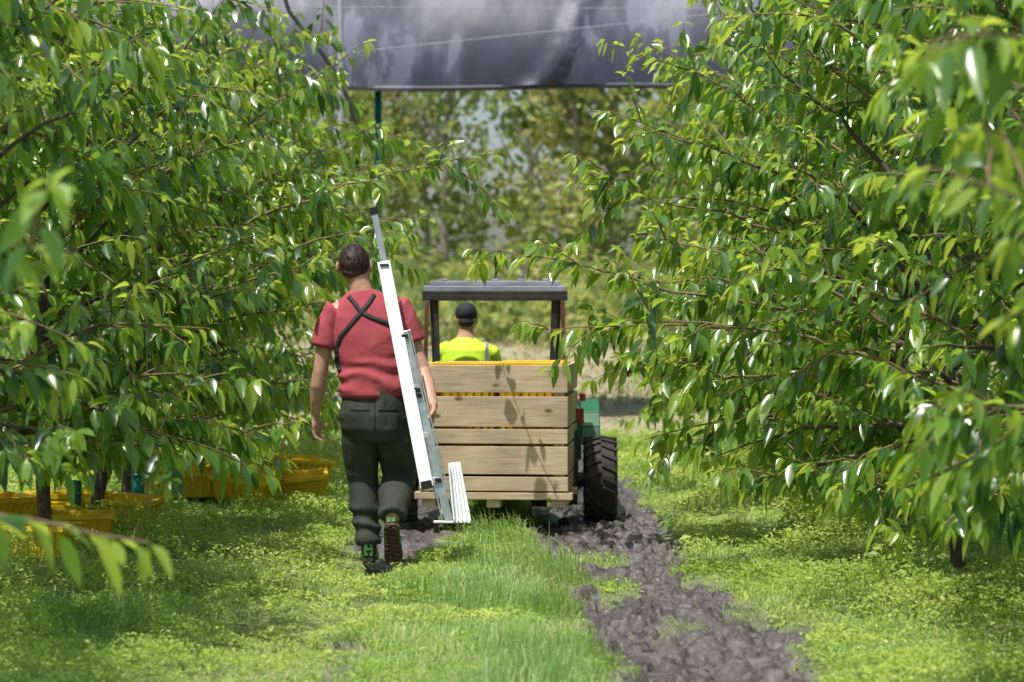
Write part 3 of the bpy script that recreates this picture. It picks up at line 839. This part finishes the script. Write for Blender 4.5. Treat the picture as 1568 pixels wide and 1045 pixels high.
mb.obj('posts_and_bearers', [M_wood], parent=binE, bevel=0.003)
mb = MB()
for (z0, z1) in planks:
    for sx in (-1, 0, 1):
        for zz in (z0 + .025, z1 - .025):
            mb.ell((sx * (W2 - .05), -0.0115, zz), (.004, .0015, .004), nu=6, nv=4)
mb.obj('nails', [M_steel], parent=binE)
for (x, y, z, rz) in [(-0.2, 0.27, 0.82, 0.03), (0.22, 0.27, 0.822, -0.03), (-0.2, 0.68, 0.81, 0.0), (0.22, 0.68, 0.82, 0.04)]:
    crate((x, y, z + .020), rz, (0.41, 0.37, 0.23), parent=binE, name='yellow_lug')
for (x, y, z, rz) in [(-0.2, 0.30, 0.5, 0.03), (0.22, 0.30, 0.5, -0.03), (-0.2, 0.70, 0.3, 0.0), (0.22, 0.70, 0.3, 0.04)]:
    crate((x, y, z), rz, (0.38, 0.34, 0.27), parent=binE, name='lower_lug')

# ------------------------------------------------------------------ tractor
tr = empty('tractor', (-0.12, 16.3, 0))
def wheel(name, c, R, w, hubm):
    mb = MB(); n = 40
    prof = [(-w / 2, R * .55), (-w / 2, R * .86), (-w * .40, R * .95), (0, R * .965), (w * .40, R * .95), (w / 2, R * .86), (w / 2, R * .55), (w * .25, R * .5), (-w * .25, R * .5), (-w / 2, R * .55)]
    vs = []; fs = []
    for i in range(n):
        a = 2 * math.pi * i / n
        for px, pr in prof[:-1]:
            vs.append((px, pr * math.cos(a), pr * math.sin(a)))
    m = len(prof) - 1
    for i in range(n):
        for k in range(m):
            fs.append((i * m + k, ((i + 1) % n) * m + k, ((i + 1) % n) * m + (k + 1) % m, i * m + (k + 1) % m))
    mb.add(vs, fs, 0)
    for i in range(22):
        a = 2 * math.pi * (i / 22.0)
        for sd in (-1, 1):
            a2 = a + (0.14 if sd > 0 else 0)
            p0 = Vector((sd * w * .03, R * .965 * math.cos(a2), R * .965 * math.sin(a2)))
            p1 = Vector((sd * w * .49, R * .93 * math.cos(a2 + .17), R * .93 * math.sin(a2 + .17)))
            mid = (p0 + p1) / 2; radial = Vector((0, mid.y, mid.z)).normalized()
            mb.beam(p0, p1, 0.026, 0.030, ref=radial, mi=0)
    mb.loft([(-w * .2, 0, 0), (-w * .12, 0, 0), (w * .12, 0, 0), (w * .2, 0, 0)], [R * .2, R * .53, R * .53, R * .2], lat=(0, 1, 0), n=24, mi=1)
    for k in range(5):
        a = k * 6.283 / 5
        for sd in (-1, 1):
            mb.ell((sd * w * .2, R * .3 * math.cos(a), R * .3 * math.sin(a)), (.012, .014, .014), mi=2, nu=8, nv=6)
    o = mb.obj(name, [M_tyre, hubm, M_steel], parent=tr, bevel=0.0)
    o.location = c
wheel('rear_wheel_right', (0.715, 0.0, 0.27), 0.29, 0.215, M_green)
wheel('rear_wheel_left', (-0.63, 0.0, 0.27), 0.29, 0.215, M_green)
wheel('front_wheel_right', (0.55, 2.5, 0.25), 0.26, 0.16, M_green)
wheel('front_wheel_left', (-0.5, 2.5, 0.25), 0.26, 0.16, M_green)
mb = MB()
mb.loft([(-.62, 0, .27), (.70, 0, .27)], [.05, .05], lat=(0, 1, 0), n=10)
mb.loft([(-.5, 2.5, .25), (.5, 2.5, .25)], [.04, .04], lat=(0, 1, 0), n=10)
mb.box((0, 1.1, .38), (.42, 2.9, .22)); mb.box((-.25, -0.35, .13), (.1, 1.1, .05)); mb.box((.3, -0.35, .13), (.1, 1.1, .05))
mb.box((0, .22, .30), (.3, .3, .34)); mb.box((.53, -0.08, .36), (.06, .12, .5)); mb.box((0, .22, .62), (.9, .04, .06))
mb.obj('chassis_and_forks', [M_black], parent=tr, bevel=0.008)
mb = MB()
for sx, cx in ((-1, -.63), (1, .66)):
    pts = []
    for k in range(9):
        a = math.pi * (0.10 + 0.80 * k / 8)
        pts.append((cx, 0.60 - 0.0 + math.cos(a) * .40, .36 + math.sin(a) * .42))
    for k in range(8):
        mb.beam(pts[k], pts[k + 1], .13, .02, ref=(0, 0, 1) if 2 < k < 6 else (0, 1, 0))
    mb.box((cx - sx * .08, .60, .56), (.03, .7, .35))
mb.obj('fenders', [M_green], parent=tr, bevel=0.006)
mb = MB()
mb.loft([(0, 1.95, .72), (0, 2.2, .76), (0, 2.9, .72), (0, 3.05, .62)], [.27, .27, .25, .2], [.26, .25, .22, .14], n=20)
mb.box((0, 2.5, .53), (.46, 1.1, .28))
mb.obj('bonnet', [M_green], parent=tr, smooth=False, bevel=.01)
mb = MB()
mb.box((.57, .02, .70), (.07, .03, .1)); mb.box((-.55, .02, .70), (.07, .03, .1)); mb.box((.60, .15, .82), (.04, .1, .05))
mb.obj('tail_lights', [M_red], parent=tr, bevel=.006)
RY0, RY1 = 0.70, 1.26
mb = MB()
mb.box((0, (RY0 + RY1) / 2, 1.555), (1.0, RY1 - RY0, .05))
mb.box((0, (RY0 + RY1) / 2, 1.598), (.92, RY1 - RY0 - .1, .034))
for k in range(5):
    mb.box((-.36 + k * .18, (RY0 + RY1) / 2, 1.622), (.05, RY1 - RY0 - .2, .014))
ro = mb.obj('canopy_roof', [M_roof], parent=tr, bevel=0.012)
mb = MB()
mb.box((0, RY0 - .012, 1.51), (1.02, .04, .07)); mb.box((0, RY1 + .01, 1.51), (1.02, .04, .06))
for sx in (-1, 1):
    mb.box((sx * .495, (RY0 + RY1) / 2, 1.507), (.03, RY1 - RY0 - .04, .05))
    mb.beam((sx * .40, RY0 + .02, .75), (sx * .42, RY0 + .02, 1.48), .045, .045)
    mb.beam((sx * .42, RY1 - .04, .55), (sx * .46, RY1 - .04, 1.49), .035, .035)
mb.obj('canopy_frame', [M_black], parent=tr, bevel=0.005)
mb = MB()
mb.beam((-.50, RY0 - .05, .62), (-.475, RY0 - .03, 1.475), .03, .03)
mb.beam((.49, RY0 - .05, .62), (.475, RY0 - .03, 1.475), .03, .03)
mb.obj('canopy_posts', [M_redpost], parent=tr, bevel=0.004)
SY = 0.12
mb = MB()
mb.loft([(-.22, 1.2 + SY, .70), (-.22, 1.42 + SY, .72), (-.22, 1.6 + SY, .70)], [.2, .22, .2], [.05, .06, .05], n=16)
mb.loft([(-.22, 1.2 + SY, .70), (-.22, 1.16 + SY, .80), (-.22, 1.13 + SY, .86)], [.2, .2, .16], [.04, .045, .03], n=16)
mb.loft([(-.22, 2.12 + SY, .72), (-.22, 2.0 + SY, 1.02)], [.02, .02], n=8)
for k in range(24):
    a0 = 6.283 * k / 24; a1 = 6.283 * (k + 1) / 24
    mb.beam((-.22 + .17 * math.cos(a0), 2.0 + SY - .1 * math.sin(a0), 1.02 + .13 * math.sin(a0)), (-.22 + .17 * math.cos(a1), 2.0 + SY - .1 * math.sin(a1), 1.02 + .13 * math.sin(a1)), .022, .022)
mb.obj('seat_and_steering_wheel', [M_blackplastic], parent=tr)

# ------------------------------------------------------------------ people
def fold_disp(amp, fx, fz, seed, zlo=None, zhi=None, band=0):
    def f(co):
        a = fbm(co[:, 0] * fx + co[:, 1] * fx * .7 + 30, co[:, 2] * fz + 10, seed, 3)
        d = (1 - np.abs(a * 2 - 1) * 2.0) * amp
        if band:
            g = np.exp(-((co[:, 2] - zlo) / zhi) ** 2)
            wv = fbm(co[:, 0] * 6 + 3, co[:, 2] * 6, seed + 3, 2)
            d = d + g * band * np.sin(co[:, 2] * 60 + 9.0 * wv + co[:, 0] * 12) * wv * 1.6
        return d
    return f

def hand(mb, wrist, d, wdir, nrm, curl=0.35, thumb_side=1, s=1.0):
    wrist = Vector(wrist); d = Vector(d).normalized(); nrm = Vector(nrm); nrm = (nrm - nrm.dot(d) * d).normalized()
    w = d.cross(nrm) * thumb_side; w.normalize()
    if w.dot(Vector(wdir)) < 0: w = -w
    mb.loft([wrist - d * .02, wrist + d * .02, wrist + d * .055 + nrm * .004, wrist + d * .09 + nrm * .004], [.029 * s, .034 * s, .043 * s, .040 * s], [.021 * s, .019 * s, .017 * s, .014 * s], lat=w, n=14)
    lens = [(.030, .072), (.010, .080), (-.011, .074), (-.031, .058)]
    for off, L in lens:
        p = wrist + d * (.082 * s) + w * (off * s)
        pts = [p]; ang = curl * .5
        for seg in (.45, .30, .25):
            dd = d * math.cos(ang) + nrm * math.sin(ang)
            pts.append(pts[-1] + dd * (L * seg * s)); ang += curl
        mb.loft(pts, [.0098 * s, .0092 * s, .0084 * s, .006 * s], lat=w, n=8)
    p = wrist + d * (.025 * s) + w * (.028 * s)
    t1 = p + (d * .6 + w * .55 + nrm * .35) * .038 * s; t2 = t1 + (d * .85 + w * .15 + nrm * .45) * .034 * s; t3 = t2 + (d * .9 + nrm * .4) * .022 * s
    mb.loft([p, t1, t2, t3], [.014 * s, .0125 * s, .0105 * s, .007 * s], lat=w, n=8)

man = empty('man_carrying_ladder', (0, 0, 0))
B = MB()
tors = [(-.765, 13.60, .80, .15, .11), (-.775, 13.60, .95, .155, .105), (-.785, 13.62, 1.12, .165, .10), (-.80, 13.64, 1.28, .185, .11), (-.815, 13.66, 1.40, .19, .10), (-.835, 13.67, 1.48, .13, .075), (-.85, 13.68, 1.53, .068, .063), (-.868, 13.69, 1.60, .062, .062), (-.885, 13.70, 1.66, .060, .064)]
B.loft([(a, b, c) for a, b, c, _, _ in tors], [t[3] for t in tors], [t[4] for t in tors], horiz=True, n=24)
HC = Vector((-.895, 13.715, 1.692))
B.ell(HC, (.079, .098, .102))
B.ell(HC + Vector((0, .03, -.058)), (.062, .070, .062))
B.ell(HC + Vector((0, .082, -.104)), (.026, .022, .02))
B.loft([HC + Vector((0, .088, .01)), HC + Vector((0, .105, -.02)), HC + Vector((0, .118, -.042)), HC + Vector((0, .095, -.052))], [.009, .012, .016, .012], n=10)
B.ell(HC + Vector((0, .09, -.078)), (.026, .014, .007)); B.ell(HC + Vector((0, .09, .022)), (.05, .014, .01))
for sx in (-1, 1):
    B.ell(HC + Vector((sx * .090, -.006, -.022)), (.012, .021, .034), M=Matrix.Rotation(sx * .6, 3, 'Z'))
B.loft([(-.93, 13.66, 1.43), (-1.02, 13.66, 1.41), (-1.045, 13.66, 1.30), (-1.065, 13.65, 1.19), (-1.082, 13.645, 1.08), (-1.095, 13.66, 1.00), (-1.108, 13.69, .91), (-1.118, 13.72, .83)],
       [.06, .058, .052, .047, .042, .046, .037, .027], n=16)
hand(B, (-1.119, 13.725, .825), (.06, .06, -1), (.3, .9, 0), (.8, -.35, 0), curl=.42)
B.loft([(-.70, 13.66, 1.44), (-.62, 13.66, 1.42), (-.585, 13.655, 1.32), (-.545, 13.64, 1.20), (-.505, 13.61, 1.09), (-.48, 13.56, 1.02), (-.455, 13.47, .94), (-.437, 13.40, .89)],
       [.06, .058, .052, .047, .043, .045, .037, .027], n=16)
hand(B, (-.437, 13.40, .89), (-.02, -.45, -1), (.0, -.8, .4), (-1, -.3, 0), curl=.75)
LLEG = [(-.845, 13.61, .86), (-.85, 13.63, .70), (-.838, 13.68, .52), (-.83, 13.69, .45), (-.82, 13.65, .33), (-.808, 13.61, .2), (-.80, 13.60, .09)]
RLEG = [(-.685, 13.61, .86), (-.675, 13.64, .70), (-.66, 13.68, .54), (-.655, 13.68, .47), (-.66, 13.58, .40), (-.662, 13.47, .33), (-.664, 13.39, .27)]
B.loft(LLEG, [.095, .085, .065, .058, .056, .045, .04], n=16)
B.loft(RLEG, [.095, .085, .065, .058, .056, .045, .04], n=16)
body = remeshed(B, 'body', 0.0045, [M_skin], parent=man, smooth_it=2)
mb = MB()
for sx in (-1, 1):
    mb.ell(HC + Vector((sx * .031, .085, .003)), (.012, .008, .007), mi=0, nu=10, nv=8)
    mb.ell(HC + Vector((sx * .031, .0915, .003)), (.005, .003, .005), mi=1, nu=10, nv=8)
    mb.ell(HC + Vector((sx * .031, .097, .024)), (.018, .006, .0035), mi=1, nu=10, nv=6)
M_eye = mat('eye_white', (.7, .68, .65), rough=.2)
mb.obj('eyes_and_brows', [M_eye, M_hair], parent=man, smooth=True)
Hb = MB()
Hb.ell(HC + Vector((0, -.008, .010)), (.085, .101, .101), nu=28, nv=18)
Hb.ell(HC + Vector((0, -.035, -.045)), (.070, .062, .055), nu=22, nv=14)
def hairdisp(co):
    return (fbm(co[:, 0] * 70 + co[:, 1] * 40 + 9, co[:, 2] * 45 + 5, 3, 3) - .5) * 0.008
hair = remeshed(Hb, 'hair', 0.005, [M_hair], smooth_it=2, disp=hairdisp, parent=man)
bm = bmesh.new(); bm.from_mesh(hair.data)
kill = []
for v in bm.verts:
    p = v.co - HC
    lim = 0.055 if p.y > .03 else (-.005 if p.y > -.012 else (-.088 + abs(p.x) * .30))
    if p.z < lim: kill.append(v)
bmesh.ops.delete(bm, geom=kill, context='VERTS')
bm.to_mesh(hair.data)
hv = np.array([v.co[:] for v in bm.verts]); hn = np.array([v.normal[:] for v in bm.verts]); bm.free()
n = 9000
pi = rng.integers(0, len(hv), n); P = hv[pi] + rng.normal(0, .002, (n, 3)); N = hn[pi]
crown = np.array(HC) + np.array([0, -.03, .10])
dn = P - crown; dn -= (dn * N).sum(1)[:, None] * N; dn /= np.maximum(np.linalg.norm(dn, axis=1)[:, None], 1e-4)
dn = dn + N * rng.uniform(.05, .35, n)[:, None] + rng.normal(0, .2, (n, 3)); dn /= np.linalg.norm(dn, axis=1)[:, None]
L = rng.uniform(.006, .015, n)[:, None]; S = np.cross(dn, N); S /= np.maximum(np.linalg.norm(S, axis=1)[:, None], 1e-4)
V = np.stack([P - S * .0009, P + S * .0009, P + dn * L], 1)
mesh_np('hair_strands', V.reshape(-1, 3), [(np.arange(n) * 3)[:, None] + np.array([[0, 1, 2]])], [M_hair], parent=man, smooth=False)

Sb = MB()
st = [(-.775, 13.60, .945, .186, .135), (-.775, 13.60, 1.0, .184, .133), (-.780, 13.61, 1.10, .19, .13), (-.79, 13.63, 1.20, .20, .135), (-.80, 13.64, 1.30, .208, .135), (-.812, 13.655, 1.39, .212, .125), (-.825, 13.665, 1.455, .178, .105), (-.838, 13.672, 1.50, .125, .085), (-.85, 13.68, 1.535, .077, .072)]
Sb.loft([(a, b, c) for a, b, c, _, _ in st], [t[3] for t in st], [t[4] for t in st], horiz=True, n=32)
Sb.loft([(-.92, 13.66, 1.42), (-1.0, 13.66, 1.42), (-1.033, 13.66, 1.33), (-1.055, 13.655, 1.225)], [.075, .073, .068, .070], [.08, .08, .074, .074], n=20)
Sb.loft([(-.72, 13.66, 1.43), (-.635, 13.66, 1.425), (-.595, 13.655, 1.34), (-.560, 13.648, 1.245)], [.075, .073, .068, .070], [.08, .08, .074, .074], n=20)
shirt = remeshed(Sb, 'tshirt', 0.006, [M_shirt], smooth_it=4, parent=man, disp=fold_disp(.014, 3.0, 2.2, 5, zlo=1.04, zhi=.12, band=.008))
Tb = MB()
tt = [(-.770, 13.60, .985, .168, .12), (-.768, 13.60, .92, .182, .13), (-.764, 13.60, .84, .198, .14), (-.762, 13.60, .76, .20, .138), (-.762, 13.61, .70, .19, .12)]
Tb.loft([(a, b, c) for a, b, c, _, _ in tt], [t[3] for t in tt], [t[4] for t in tt], horiz=True, n=28)
Tb.loft([(-.862, 13.60, .84), (-.862, 13.63, .70), (-.848, 13.68, .55), (-.838, 13.69, .45), (-.828, 13.65, .33), (-.812, 13.615, .20), (-.805, 13.60, .115)], [.105, .10, .088, .082, .082, .070, .062], n=20)
Tb.loft([(-.665, 13.60, .84), (-.655, 13.63, .70), (-.648, 13.68, .56), (-.65, 13.68, .47), (-.657, 13.58, .39), (-.66, 13.48, .335), (-.663, 13.40, .28)], [.11, .108, .095, .088, .088, .075, .066], n=20)
trs = remeshed(Tb, 'trousers', 0.0065, [M_trouser], smooth_it=3, parent=man, disp=fold_disp(.013, 4.2, 3.6, 13, zlo=.22, zhi=.14, band=.011))
bvh = {}
def surf(ob):
    if ob.name not in bvh:
        me = ob.data
        bvh[ob.name] = BVHTree.FromPolygons([v.co.copy() for v in me.vertices], [tuple(p.vertices) for p in me.polygons])
    return bvh[ob.name]
def ribbon(ob, pts, width, off, nsub=14, name='strap', m=None):
    t = surf(ob); P = []
    for a, b in zip(pts[:-1], pts[1:]):
        for k in range(nsub):
            f = k / nsub; P.append((a[0] * (1 - f) + b[0] * f, a[1] * (1 - f) + b[1] * f))
    P.append(pts[-1]); mbb = MB(); vs = []
    last = 13.5
    for i, (x, z) in enumerate(P):
        p0 = P[max(i - 1, 0)]; p1 = P[min(i + 1, len(P) - 1)]
        d = Vector((p1[0] - p0[0], p1[1] - p0[1])).normalized(); nn = Vector((-d.y, d.x)) * width / 2
        for s_ in (-1, 1):
            hit = t.ray_cast(Vector((x + nn.x * s_, 12.5, z + nn.y * s_)), Vector((0, 1, 0)))
            yy = hit[0].y if hit[0] is not None else last
            last = yy
            vs.append(Vector((x + nn.x * s_, yy - off, z + nn.y * s_)))
    fs = [(2 * i, 2 * i + 1, 2 * i + 3, 2 * i + 2) for i in range(len(P) - 1)]
    mbb.add(vs, fs)
    o = mbb.obj(name, [m], parent=man, smooth=True)
    so = o.modifiers.new('s', 'SOLIDIFY'); so.thickness = .003; so.offset = 0
    return o
ctr = (-.845, 1.415)
ribbon(shirt, [(-.92, 1.505), (-.895, 1.48), ctr], .024, .005, name='harness_strap_1', m=M_strap)
ribbon(shirt, [(-.775, 1.515), (-.80, 1.47), ctr], .024, .005, name='harness_strap_2', m=M_strap)
ribbon(shirt, [ctr, (-.905, 1.345), (-.96, 1.28), (-.985, 1.22), (-.985, 1.14), (-.965, 1.08)], .024, .005, name='harness_strap_3', m=M_strap)
ribbon(shirt, [ctr, (-.78, 1.385), (-.69, 1.35), (-.64, 1.31)], .024, .005, name='harness_strap_4', m=M_strap)
M_seam = mat('seam_thread', (.012, .012, .012), rough=.9)
for cx in (-.845, -.69):
    ribbon(trs, [(cx - .055, .87), (cx + .055, .87)], .006, .0015, name='pocket_seam', m=M_seam)
ribbon(trs, [(-.765, .96), (-.764, .75)], .005, .001, name='centre_seam', m=M_seam)
def shoe(name, heel, toe, up):
    heel = Vector(heel); toe = Vector(toe); d = (toe - heel); Lf = d.length; d.normalize(); up = Vector(up)
    up = (up - up.dot(d) * d).normalized(); lat = d.cross(up)
    S_ = MB()
    st_ = [(0, .026, .035, .030), (.06, .036, .045, .040), (.3, .038, .055, .045), (.55, .044, .046, .038), (.78, .049, .034, .030), (.93, .042, .027, .024), (1.0, .022, .018, .016)]
    S_.loft([heel + d * (Lf * a) + up * (hh) for a, w_, hh, r_ in st_], [x[1] for x in st_], [x[3] for x in st_], lat=lat, n=18)
    S_.loft([heel + d * .05 + up * .05, heel + d * .055 + up * .105], [.044, .046], lat=lat, n=14)
    o = remeshed(S_, name + '_upper', .004, [M_shoe], parent=man, smooth_it=2)
    K = MB()
    ws = [(0, .024), (.05, .036), (.2, .038), (.4, .034), (.6, .042), (.78, .049), (.92, .041), (1.0, .02)]
    vs = []
    for a, w_ in ws:
        for s_, h_ in ((-1, -.008), (1, -.008), (1, .018), (-1, .018)):
            vs.append(heel + d * (Lf * (a * 1.03 - .015)) + lat * (s_ * w_ * 1.06) + up * h_)
    fs = [(0, 1, 2, 3), tuple(reversed(range(len(vs) - 4, len(vs))))]
    for i in range(len(ws) - 1):
        for k in range(4):
            fs.append((i * 4 + k, (i + 1) * 4 + k, (i + 1) * 4 + (k + 1) % 4, i * 4 + (k + 1) % 4))
    K.add(vs, fs, 0)
    for i in range(9):
        a = .06 + i * .105
        w_ = np.interp(a, [x[0] for x in ws], [x[1] for x in ws])
        for s_ in (-1, 1):
            c = heel + d * (Lf * a) + lat * (s_ * w_ * .55) - up * .012
            K.beam(c - lat * w_ * .35, c + lat * w_ * .35 + d * .008 * s_, .016, .010, ref=up, mi=0)
    c = heel + d * .0 + up * .045
    K.beam(c - lat * .014 - up * .02 - d * .004, c - lat * .014 + up * .05 - d * .006, .02, .008, ref=d, mi=1)
    K.beam(c + lat * .014 - up * .02 - d * .004, c + lat * .014 + up * .05 - d * .006, .02, .008, ref=d, mi=1)
    K.beam(heel + lat * .037 + up * .022 + d * .02, heel + lat * .046 + up * .022 + d * .2, .012, .012, ref=up, mi=1)
    K.beam(heel - lat * .037 + up * .022 + d * .02, heel - lat * .046 + up * .022 + d * .2, .012, .012, ref=up, mi=1)
    K.obj(name + '_sole', [M_sole, M_shoegreen], parent=man, bevel=.002)
shoe('left_shoe', (-.805, 13.545, .022), (-.815, 13.83, .022), (0, 0, 1))
shoe('right_shoe', (-.668, 13.31, .245), (-.655, 13.42, .012), (0, 1, .45))

# ------------------------------------------------------------------ ladder (leans forward with the walker, face tipped up to the sky)
lad = empty('orchard_ladder')
def yL(z): return 13.14 + (z - .28) * .27
A0 = Vector((-.776, yL(1.976), 1.985)); A1 = Vector((-.464, yL(.462), .462))
def onA(z):
    f = (z - A0.z) / (A1.z - A0.z); return A0.lerp(A1, f)
B0 = Vector((-.597, yL(1.31) + .02, 1.31)); B1 = Vector((-.345, yL(.283) + .03, .283))
def onB(z):
    f = (z - B0.z) / (B1.z - B0.z); return B0.lerp(B1, f)
mb = MB()
R = (0, 1, 0)
mb.beam(onA(1.70), A1, .062, .008, ref=R)
ax = Vector((1, 0, .2)).normalized()
for s_ in (-1, 1):
    mb.beam(onA(1.70) + ax * s_ * .033 + Vector((0, .010, 0)), A1 + ax * s_ * .033 + Vector((0, .010, 0)), .006, .026, ref=R)
mb.obj('front_stile', [M_alu], parent=lad, bevel=.0015)
mb = MB()
mb.beam(onA(1.99), onA(1.55) + Vector((.005, .02, 0)), .036, .03, ref=R)
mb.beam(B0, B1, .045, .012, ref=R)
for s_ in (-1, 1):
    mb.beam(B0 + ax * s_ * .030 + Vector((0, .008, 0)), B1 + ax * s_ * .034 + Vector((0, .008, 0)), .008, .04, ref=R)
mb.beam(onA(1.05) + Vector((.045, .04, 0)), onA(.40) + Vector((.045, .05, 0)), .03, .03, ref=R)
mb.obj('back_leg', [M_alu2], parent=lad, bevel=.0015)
mb = MB()
for z in (1.27, 1.0, .74, .50, .33):
    a = onA(z) if z > .46 else onB(z) - Vector((.05, 0, 0)); b = onB(z)
    mb.beam(a + Vector((.02, .02, 0)), b + Vector((0, .02, 0)), .03, .04, ref=R)
f0 = [Vector((-.345, 13.22, .585)), Vector((-.285, 13.22, .59))]; f1 = [Vector((-.315, 13.15, .28)), Vector((-.225, 13.15, .28))]
for k in range(5):
    t = k / 4
    mb.beam(f0[0].lerp(f0[1], t), f1[0].lerp(f1[1], t), .008, .05 if k in (0, 4) else .02, ref=R)
mb.beam(f0[0].lerp(f0[1], -.05) + Vector((0, .02, 0)), f0[0].lerp(f0[1], 1.05) + Vector((0, .02, 0)), .012, .03, ref=R)
mb.box((-.325, 13.17, .275), (.205, .05, .010))
q = [f0[0] + Vector((0, .004, 0)), f0[1] + Vector((0, .004, 0)), f1[1] + Vector((0, .004, 0)), f1[0] + Vector((0, .004, 0))]
mb.add(q + [v + Vector((0, .006, 0)) for v in q], [(3, 2, 1, 0), (4, 5, 6, 7), (0, 1, 5, 4), (1, 2, 6, 5), (2, 3, 7, 6), (3, 0, 4, 7)])
mb.obj('treads_and_foot', [M_alu], parent=lad, bevel=.001)
mb = MB()
mb.box(onA(1.985) + Vector((0, -.002, 0)), (.046, .045, .04), M=Matrix.Rotation(-.2, 3, 'Y'))
mb.box(onA(.475) + Vector((0, -.012, 0)), (.06, .03, .045), M=Matrix.Rotation(-.2, 3, 'Y'))
for z in (1.285, .99, .96, .50):
    mb.box(onB(z) + Vector((-.005, -.02, 0)), (.035, .018, .02))
mb.box(onA(1.68) + Vector((.0, -.01, 0)), (.05, .012, .012))
mb.obj('clips_and_caps', [M_blackplastic], parent=lad, bevel=.002)

# ------------------------------------------------------------------ driver
drv = empty('tractor_driver')
dx = -.34; dy = 17.84
D = MB()
D.loft([(dx, dy, .76), (dx, dy, .9), (dx, dy + .01, 1.05), (dx, dy + .03, 1.14), (dx, dy + .04, 1.19), (dx, dy + .05, 1.24), (dx, dy + .06, 1.3)], [.15, .15, .17, .16, .08, .055, .052], [.11, .11, .11, .09, .065, .055, .052], horiz=True, n=22)
DH = Vector((dx, dy + .08, 1.345))
D.ell(DH, (.074, .093, .10)); D.ell(DH + Vector((0, .03, -.06)), (.055, .065, .06)); D.loft([DH + Vector((0, .09, .01)), DH + Vector((0, .115, -.035)), DH + Vector((0, .09, -.045))], [.009, .015, .01], n=8)
for sx in (-1, 1):
    D.ell(DH + Vector((sx * .078, 0, -.015)), (.011, .02, .032))
    D.loft([(dx + sx * .12, dy + .02, 1.12), (dx + sx * .19, dy + .03, 1.09), (dx + sx * .225, dy + .08, .95), (dx + sx * .22, dy + .13, .84), (dx + sx * .18, dy + .3, .93), (dx + sx * .16, dy + .40, .98)], [.06, .055, .046, .042, .036, .027], n=14)
    hand(D, (dx + sx * .16, dy + .40, .98), (-sx * .1, 1, .25), (-sx, 0, .3), (0, .2, -1), curl=.8)
    D.loft([(dx + sx * .09, dy, .80), (dx + sx * .12, dy + .25, .84), (dx + sx * .13, dy + .46, .84), (dx + sx * .13, dy + .50, .70), (dx + sx * .13, dy + .52, .48)], [.09, .08, .062, .055, .045], n=14)
remeshed(D, 'body', .007, [M_skin, M_blackplastic], parent=drv, smooth_it=2)
D = MB()
D.loft([(dx, dy, .74), (dx, dy, .9), (dx, dy + .01, 1.03), (dx, dy + .02, 1.11), (dx, dy + .035, 1.165), (dx, dy + .045, 1.20)], [.175, .17, .19, .185, .12, .07], [.13, .13, .13, .115, .09, .068], horiz=True, n=26)
for sx in (-1, 1):
    D.loft([(dx + sx * .12, dy + .02, 1.11), (dx + sx * .185, dy + .03, 1.085), (dx + sx * .215, dy + .06, .99), (dx + sx * .224, dy + .09, .92)], [.068, .066, .06, .06], n=16)
sh = remeshed(D, 'hi_vis_shirt', .008, [M_hivis, M_reflect], parent=drv, smooth_it=3, disp=fold_disp(.006, 8, 6, 33),
              facemat=lambda c: (((np.abs(c[:, 0] - dx - .155) < .014) & (c[:, 2] > .8)) | (np.abs(c[:, 2] - .93) < .022)).astype(int))
D = MB()
for sx in (-1, 1):
    D.loft([(dx + sx * .08, dy - .02, .78), (dx + sx * .12, dy + .25, .84), (dx + sx * .13, dy + .46, .84), (dx + sx * .13, dy + .51, .70), (dx + sx * .13, dy + .53, .5)], [.11, .095, .078, .07, .065], n=16)
    D.loft([(dx + sx * .13, dy + .48, .49), (dx + sx * .13, dy + .58, .47), (dx + sx * .13, dy + .72, .46)], [.045, .05, .03], n=12)
remeshed(D, 'trousers_and_boots', .009, [M_trouser], parent=drv)
D = MB()
D.ell(DH + Vector((0, -.002, .035)), (.083, .102, .083))
D.loft([DH + Vector((0, .08, .03)), DH + Vector((0, .13, .025)), DH + Vector((0, .17, .012))], [.07, .065, .03], [.008, .007, .005], n=12)
D.ell(DH + Vector((0, -.055, -.03)), (.06, .045, .04))
remeshed(D, 'cap', .006, [M_cap], parent=drv)

# ------------------------------------------------------------------ light, sky, camera
S = Vector((-0.24, -0.27, 0.91)).normalized()
sun = bpy.data.lights.new('sun', 'SUN'); sun.energy = 5.0; sun.angle = math.radians(0.5); sun.color = (1.0, 0.975, 0.92)
so = bpy.data.objects.new('sun', sun); so.rotation_euler = S.to_track_quat('Z', 'Y').to_euler(); link(so)
w = bpy.data.worlds.new('World'); scene.world = w; w.use_nodes = True
nt = w.node_tree; bg = nt.nodes['Background']
sky = nt.nodes.new('ShaderNodeTexSky'); sky.sky_type = 'NISHITA'; sky.sun_disc = False
sky.sun_elevation = math.asin(S.z); sky.sun_rotation = math.atan2(S.x, S.y)
sky.air_density = 1.0; sky.dust_density = 2.5
nt.links.new(sky.outputs[0], bg.inputs['Color']); bg.inputs['Strength'].default_value = 0.15

cam = bpy.data.cameras.new('camera'); cam.lens = 85; cam.sensor_width = 36; cam.clip_end = 2000; cam.clip_start = 0.1
cam.dof.use_dof = True; cam.dof.focus_distance = 13.5; cam.dof.aperture_fstop = 2.8
co = bpy.data.objects.new('camera', cam); co.location = (0, 0, 1.5)
co.rotation_euler = (math.radians(90 - 1.04), 0, 0); link(co)
scene.camera = co
scene.view_settings.view_transform = 'Standard'; scene.view_settings.look = 'None'; scene.view_settings.exposure = 0
